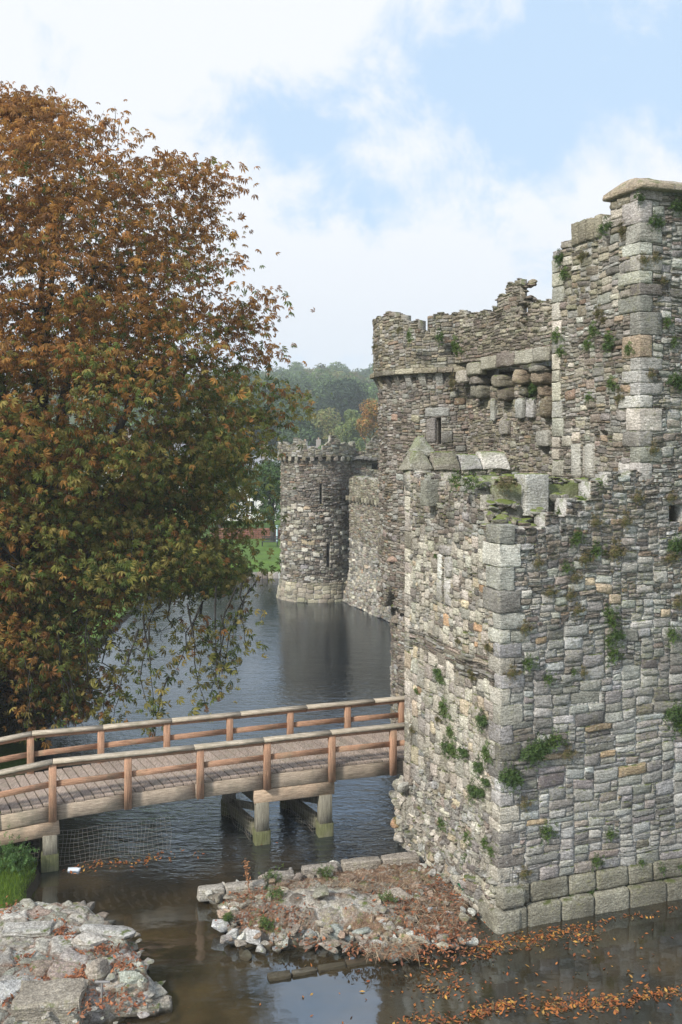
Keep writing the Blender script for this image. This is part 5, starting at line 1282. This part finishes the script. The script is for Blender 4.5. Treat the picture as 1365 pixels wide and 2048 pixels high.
for (x0, y0, x1, y1, n, sx, sy) in ((480, 1790, 540, 1800, 120, 22, 12), (470, 1840, 620, 1850, 200, 22, 8), (780, 1800, 900, 1840, 520, 45, 22), (700, 1895, 830, 1910, 260, 25, 8), (860, 1840, 930, 1880, 320, 30, 18), (840, 1860, 900, 1890, 200, 26, 14), (560, 1880, 640, 1888, 60, 20, 5), (870, 1750, 920, 1800, 130, 18, 16)): band(x0, y0, x1, y1, n, sx, sy)
isl = lambda x, y: island_z(x, y, np.full(len(x), 1.0)) + .03
litter('leaf_litter', 'red-brown fallen leaves heaped on the stone island beside the castle wall', pts, .25, (.06, .13), RED, 174, .5, isl)
# conkers and tiny pale bits
def straw(label, areas, n, seed, cols, ln=(.1, .4), up=.35):
    rs = R(seed); mb = MB(); V = np.array([(0, -.5, 0), (.018, 0, .04), (0, .5, 0), (-.018, 0, .04)]); P = []
    for _ in range(n):
        (x0, y0, x1, y1) = areas[rs.randint(len(areas))]; P.append(ppx(rs.uniform(x0, x1), rs.uniform(y0, y1), .3))
    P = np.array(P); P[:, 2] = isl(P[:, 0], P[:, 1]) + rs.uniform(.0, .07, n); Mx = rot_mats(n, rs, np.tile(A(0, 0, 1), (n, 1)), up)
    scatter(mb, P, Mx, rs.uniform(*ln, n), np.array(cols)[rs.randint(len(cols), size=n)], (V, np.array([[0, 1, 2, 3]])))
    o = kind(mb.build('dead_stalks', M['litter'], smooth=False), 'stuff'); tag(o, label, 'dead plants')
STR = [(.27, .20, .125), (.20, .135, .085), (.14, .09, .055), (.33, .26, .17), (.17, .13, .09)]
straw('brown dead stalks matted over the castle end of the stone island', [(680, 1750, 820, 1800), (780, 1760, 910, 1850), (730, 1880, 840, 1918), (820, 1800, 930, 1860)], 1500, 175, STR)
straw('thin dead stalks scattered over the left end of the stone island', [(460, 1785, 560, 1840), (470, 1830, 650, 1865), (560, 1760, 720, 1790)], 750, 176, STR + [(.28, .10, .06)], (.08, .3), .6)

def tuft_mesh(seed, n, r, drop, cols, leaf=.09, tpl=None):
    rs = R(seed); mb = MB(); d = rs.randn(n, 3); d[:, 1] = -np.abs(d[:, 1]); d *= rs.uniform(.3, 1.5, (n, 1)) / 1.0; d /= np.linalg.norm(d, axis=1, keepdims=True)
    P = rs.randn(n, 3) * A(r * .62, r * .25, r * .45) + A(r * .4, 0, 0) * np.sin(np.arange(n) * .9)[:, None]; P[:, 1] = -np.abs(P[:, 1]); P[:, 2] -= drop * np.abs(rs.randn(n)) * r
    Mx = rot_mats(n, rs, d + A(0, -.3, .4), .5)
    col = np.array(cols)[rs.randint(len(cols), size=n)] * rs.uniform(.7, 1.3, (n, 1))
    scatter(mb, P, Mx, rs.uniform(.6, 1.3, n) * leaf, col, tpl or kite_leaf(5, 220, .3, .16)); return mb
GC = [(.075, .125, .025), (.055, .10, .022), (.10, .14, .035)]; OC = [(.13, .125, .045), (.095, .10, .035), (.15, .12, .06)]
protos = []
for k, (nn, cols, lb) in enumerate(((70, GC, 'small bright green fern tuft growing out of the castle wall joints'), (60, OC, 'small olive-brown plant tuft growing out of the castle wall joints'), (110, [(.05, .09, .025), (.07, .11, .03)], 'dark green leafy tuft growing out of the castle wall joints'))):
    o = tuft_mesh(180 + k, nn, .17, .5, cols, .075).build('wall_plant', M['green'], None, (0, 0, -50), smooth=False)
    o.data.transform(__import__('mathutils').Matrix.Translation((0, 0, 50))) if False else None
    tag(o, lb, 'plant', 'wall plants on the castle'); protos.append(o)
# rebuild local coordinates: prototypes are modelled round the origin
for o in protos:
    co = np.zeros(len(o.data.vertices) * 3, np.float32); o.data.vertices.foreach_get('co', co); co = co.reshape(-1, 3); co[:, 2] -= 50; o.data.vertices.foreach_set('co', co.ravel()); o.data.update()
def hit(xp, yp, O, d, n, off=.05):
    dirv = A((xp - 682) / 1850, 1.0); # solve s*dirv = O + d*u
    Mx = np.array([[dirv[0], -d[0]], [dirv[1], -d[1]]]); s, u = np.linalg.solve(Mx, O); p = dirv * s + n * off; return A(p[0], p[1], H - (yp - 880) / 1850 * s)
LP = [(878, 1340, 2, .8), (885, 1352, 0, .9), (892, 1412, 0, 1.1), (880, 1435, 1, .8), (905, 1460, 0, .8), (895, 1488, 2, 1.0), (910, 1495, 0, 1.2), (930, 1500, 2, 1.0), (950, 1352, 1, .9), (945, 1340, 1, .8), (968, 1435, 2, 1.1), (978, 1500, 0, .9), (962, 1528, 2, 1.0), (950, 1575, 2, 1.0), (965, 1580, 2, 1.0), (828, 1458, 1, .8), (836, 1380, 0, .6), (888, 1642, 0, 1.0), (940, 1672, 0, .8), (975, 1682, 0, .9), (848, 1690, 0, 1.0), (935, 1715, 0, 1.0), (850, 1650, 1, .8), (980, 1290, 1, .8), (920, 1278, 1, .7), (875, 1110, 0, .4), (988, 1700, 0, .8), (975, 1560, 2, .8)]
RPn = [(1080, 1487, 2, 1.7), (1062, 1500, 2, 1.3), (1108, 1472, 0, 1.4), (1025, 1550, 2, 1.4), (1015, 1545, 2, 1.1), (1135, 1500, 1, .9), (1092, 1655, 0, 1.0), (1048, 1602, 1, .9), (1218, 1662, 0, .8), (1190, 1716, 0, .9), (1320, 1735, 0, .9), (1355, 1730, 0, .8), (1048, 1740, 1, .7), (1215, 1220, 0, 1.1), (1222, 1240, 0, .8), (1232, 1265, 2, 1.2), (1215, 1275, 0, .9), (1225, 1300, 0, 1.1), (1340, 1262, 0, 1.2), (1145, 1340, 0, .6), (1165, 1340, 1, .6), (1095, 1352, 0, .9), (1055, 1320, 0, .8), (1025, 1340, 1, .9), (1150, 1075, 0, .9), (1130, 1130, 0, .9), (1150, 1150, 1, .8), (1170, 1110, 1, 1.0), (1190, 1095, 0, 1.0), (1230, 1095, 1, 1.3), (1100, 1180, 1, .8), (1140, 1185, 1, .8), (1075, 1120, 1, .8), (1155, 1065, 0, .8), (1350, 1085, 2, 1.3), (1340, 1110, 1, 1.2), (1352, 1420, 2, 1.5), (1362, 1440, 0, 1.3), (1355, 1200, 1, 1.2), (1190, 1040, 1, 1.0), (1250, 1035, 1, 1.2), (1155, 1215, 1, .7), (1050, 1250, 1, .9), (1180, 1780, 0, .7), (1140, 1790, 0, .7), (1280, 1720, 0, .6)]
TP = [(1275, 392, 2, 1.0), (1310, 440, 2, 1.1), (1352, 408, 2, 1.2), (1365, 405, 0, 1.0), (1285, 515, 1, .9), (1310, 512, 1, .9), (1332, 640, 0, .8), (1345, 680, 0, .8), (1350, 755, 2, 1.2), (1365, 770, 2, 1.0), (1300, 745, 1, .8), (1325, 560, 1, .7), (1340, 990, 1, .8), (1305, 895, 1, .8), (1275, 990, 1, .8)]
TLp = [(1122, 512, 2, .9), (1133, 545, 0, 1.0), (1117, 668, 0, 1.1), (1125, 700, 0, .8), (1190, 655, 0, 1.1), (1180, 685, 0, 1.1), (1222, 672, 0, 1.1), (1220, 688, 2, .8), (1210, 635, 1, .8), (1248, 455, 1, .9), (1228, 764, 0, .9), (1182, 793, 0, .9), (1243, 790, 1, .8), (1200, 620, 1, .8), (1262, 695, 0, 1.0), (1215, 450, 2, 1.0), (1170, 505, 1, 1.0)]
RTp = [(820, 668, 0, .9), (912, 688, 0, 1.1), (880, 670, 2, .9), (1060, 775, 2, 1.3), (1066, 758, 2, 1.2), (905, 760, 1, 1.0), (750, 690, 1, .7), (800, 655, 1, .7)]
MT = [(1043, 1052, 0, 1.0), (1135, 1020, 0, 1.4), (1120, 1022, 0, 1.0), (1165, 1000, 0, .9), (1020, 965, 1, 1.2), (945, 960, 0, 1.0), (912, 955, 0, .9), (1005, 965, 1, 1.0), (1200, 965, 0, .8)]
rs = R(190); used = [False] * 3
def put(p, k, s, ang):
    o = protos[k]; s *= rs.uniform(.75, 1.05)
    if not used[k]: used[k] = True; o.location = tuple(p); o.rotation_euler = (0, 0, ang); o.scale = (s, s, s)
    else: dup(o, tuple(p), (rs.uniform(-.2, .2), 0, ang), (s * rs.uniform(.8, 1.2), s, s * rs.uniform(.8, 1.3)))
aL = math.atan2(Ln_[1], Ln_[0]) + math.pi / 2; aR = math.atan2(Rn_[1], Rn_[0]) + math.pi / 2
for (x, y, k, s) in LP: put(hit(x, y, C0, Ld, Ln_), k, s, aL)
for (x, y, k, s) in RPn: put(hit(x, y, C0, Rd, Rn_), k, s, aR)
for (x, y, k, s) in TP: put(hit(x, y, T0, Rd, Rn_), k, s, aR)
for (x, y, k, s) in TLp: put(hit(x, y, T0, Ld, Ln_), k, s, aL)
for (x, y, k, s) in RTp: put(px(x, y, 30.6 if x < 1000 else 27.3), k, s * 1.2, aL)
for (x, y, k, s) in MT: put(px(x, y, 21.75), k, s, aR)

def island_plants():
    # dead dock spike
    rs = R(195); m_ = MB(); b = ppx(497, 1775, .35); tube(m_, [b, b + A(-.03, 0, .35), b + A(-.08, 0, .62)], [.012, .01, .005], (.22, .11, .05), 5)
    n = 130; f = rs.rand(n); P = b + np.c_[-.08 * f, 0 * f, .12 + .5 * f] + rs.randn(n, 3) * .035; scatter(m_, P, rot_mats(n, rs), rs.uniform(.04, .08, n), np.tile(A(.34, .17, .08), (n, 1)) * rs.uniform(.7, 1.2, (n, 1)), leaf_tpl())
    tag(m_.build('dock_plant', M['litter'], None, tuple(b), smooth=False), 'upright rust-brown dead dock spike on the left back of the island', 'plant')
    for (x, y, s, lb) in ((545, 1752, 1.2, 'bright green weed clump at the back of the island right of the dock spike'), (650, 1742, 1.1, 'leafy green sprig on the island back behind the mortared crown'), (552, 1808, 1.0, 'green weed among dead stalks on the left part of the island'), (530, 1850, .8, 'small green weed near the white stones of the island'), (775, 1805, .9, 'green weed between dead stalks right of the mortared crown'), (455, 1835, .6, 'tiny green weed at the left tip of the island')):
        p = ppx(x, y, .35); p[2] = float(isl(p[0:1], p[1:2])[0]) + .06; m_ = tuft_mesh(int(x), 70, .16 * s, -.3, GC, .06)
        mm = MB(); mm.add(m_.v[0] * A(1, 2, 1) + p, m_.q[0], col=m_.c[0]); tag(mm.build('weed', M['green'], None, tuple(p), smooth=False), lb, 'plant')
    # crushed can and bottle
    p = ppx(862, 1828, .14); m_ = MB(); p[2] = .24
    def sh(P): P = P.copy(); P[:, 2] *= 1 - .35 * np.sin(P[:, 0] * 20); return P
    block(m_, p, [[.9, .4, 0], [-.4, .9, 0], [0, 0, 1]], (.075, .045, .04), (.70, .76, .80), .02, .004, rs, shape=sh); c = np.array(m_.c[0]); V = m_.v[0]
    c[(V[:, 0] > p[0] - .01) & (V[:, 0] < p[0] + .04)] = A(.10, .35, .62); m_.c[0] = c
    tag(m_.build('litter_wrapper', M['paint'], None, tuple(p)), 'crumpled blue and white wrapper on the leaf-strewn island', 'litter')
    m_ = MB(); p = hit(932, 1752, C0, Ld, Ln_, .30); d = A(.62, -.35, -.62); d /= np.linalg.norm(d); pr = [(0, .006), (.01, .045), (.24, .048), (.31, .022), (.40, .018), (.405, .004)]
    tube(m_, [p + d * a * 1.2 for a, _ in pr], [r * 1.1 for _, r in pr], (.01, .1, .04), 12); tag(m_.build('bottle', M['glass'], None, tuple(p)), 'green glass bottle lodged on the foot of the castle wall', 'bottle')
    m_ = MB(); p = ppx(148, 1739, .02); block(m_, p, XYZ, (.16, .07, .035), (.62, .66, .70), .03, .012, rs); tag(m_.build('litter_bag', M['paint'], None, tuple(p)), 'pale plastic litter caught by the left bridge netting', 'litter')
    # long stick on the islet mud and a metal stake
    m_ = MB(); p = ppx(203, 2010, .45); tube(m_, [p, p + A(.01, 0, .42)], [.022, .02], (.2, .19, .18), 8); block(m_, p + A(.02, 0, .43), XYZ, (.14, .02, .018), (.2, .19, .18), .008, 0)
    tag(m_.build('metal_stake', M['paint'], None, tuple(p)), 'short rusty T-shaped metal stake in the front of the left platform', 'stake')
    # grass and nettles on the left bank
    n = 9000; g = MB(); X = rs.uniform(-9.6, -7.3, n); Y = rs.uniform(20.8, 24.0, n); Z = land_z(X, Y); ok = Z > .16; X, Y, Z = X[ok], Y[ok], Z[ok]; n = len(X)
    Mx = rot_mats(n, rs, np.tile(A(0, -1, .1), (n, 1)), .5); Mx[:, 1] = A(0, 0, 1) + rs.randn(n, 3) * .35; V = np.array([(-.06, 0, 0), (.06, 0, 0), (.015, .6, .1), (-.0, 1, .25)])
    scatter(g, np.c_[X, Y, Z - .01], Mx, rs.uniform(.06, .16, n), np.array([(.12, .20, .02), (.16, .23, .03), (.09, .15, .02)])[rs.randint(3, size=n)], (V, np.array([[0, 1, 2, 3]])))
    tag(kind(g.build('grass', M['green'], smooth=False), 'stuff'), 'short bright green grass on the left bank', 'grass')
    for (x, y, s, lb) in ((12, 1735, 2.6, 'nettle clump under the bridge end on the left bank'), (40, 1725, 1.6, 'smaller nettle clump at the foot of the left bridge post')):
        p = ppx(x, y, .4); m_ = tuft_mesh(int(x) + 3, 220, .17 * s, -.6, [(.07, .14, .035), (.09, .16, .05)], .08); mm = MB(); mm.add(m_.v[0] * A(1, 2, 1) + p, m_.q[0], col=m_.c[0])
        tag(mm.build('nettle', M['green'], None, tuple(p), smooth=False), lb, 'plant')
island_plants()

# ------------------------------------------------------------------ haze
hm = MB(); x0, x1, y0, y1, z0, z1 = -420, 420, -120, 760, -3.5, 72
P = [(x, y, z) for x in (x0, x1) for y in (y0, y1) for z in (z0, z1)]
box8(hm, P, (1, 1, 1)); m = bpy.data.materials.new('haze_air'); m.use_nodes = True; nt = m.node_tree; nt.nodes.clear()
o = nt.nodes.new('ShaderNodeOutputMaterial'); v = nt.nodes.new('ShaderNodeVolumePrincipled'); v.inputs['Color'].default_value = (.90, .95, 1, 1); v.inputs['Density'].default_value = .00050
v.inputs['Anisotropy'].default_value = 0
nt.links.new(v.outputs[0], o.inputs['Volume'])
ho = kind(hm.build('haze', m, smooth=False), 'stuff')
for o in bpy.data.objects:
    if '_w' in o: del o['_w']
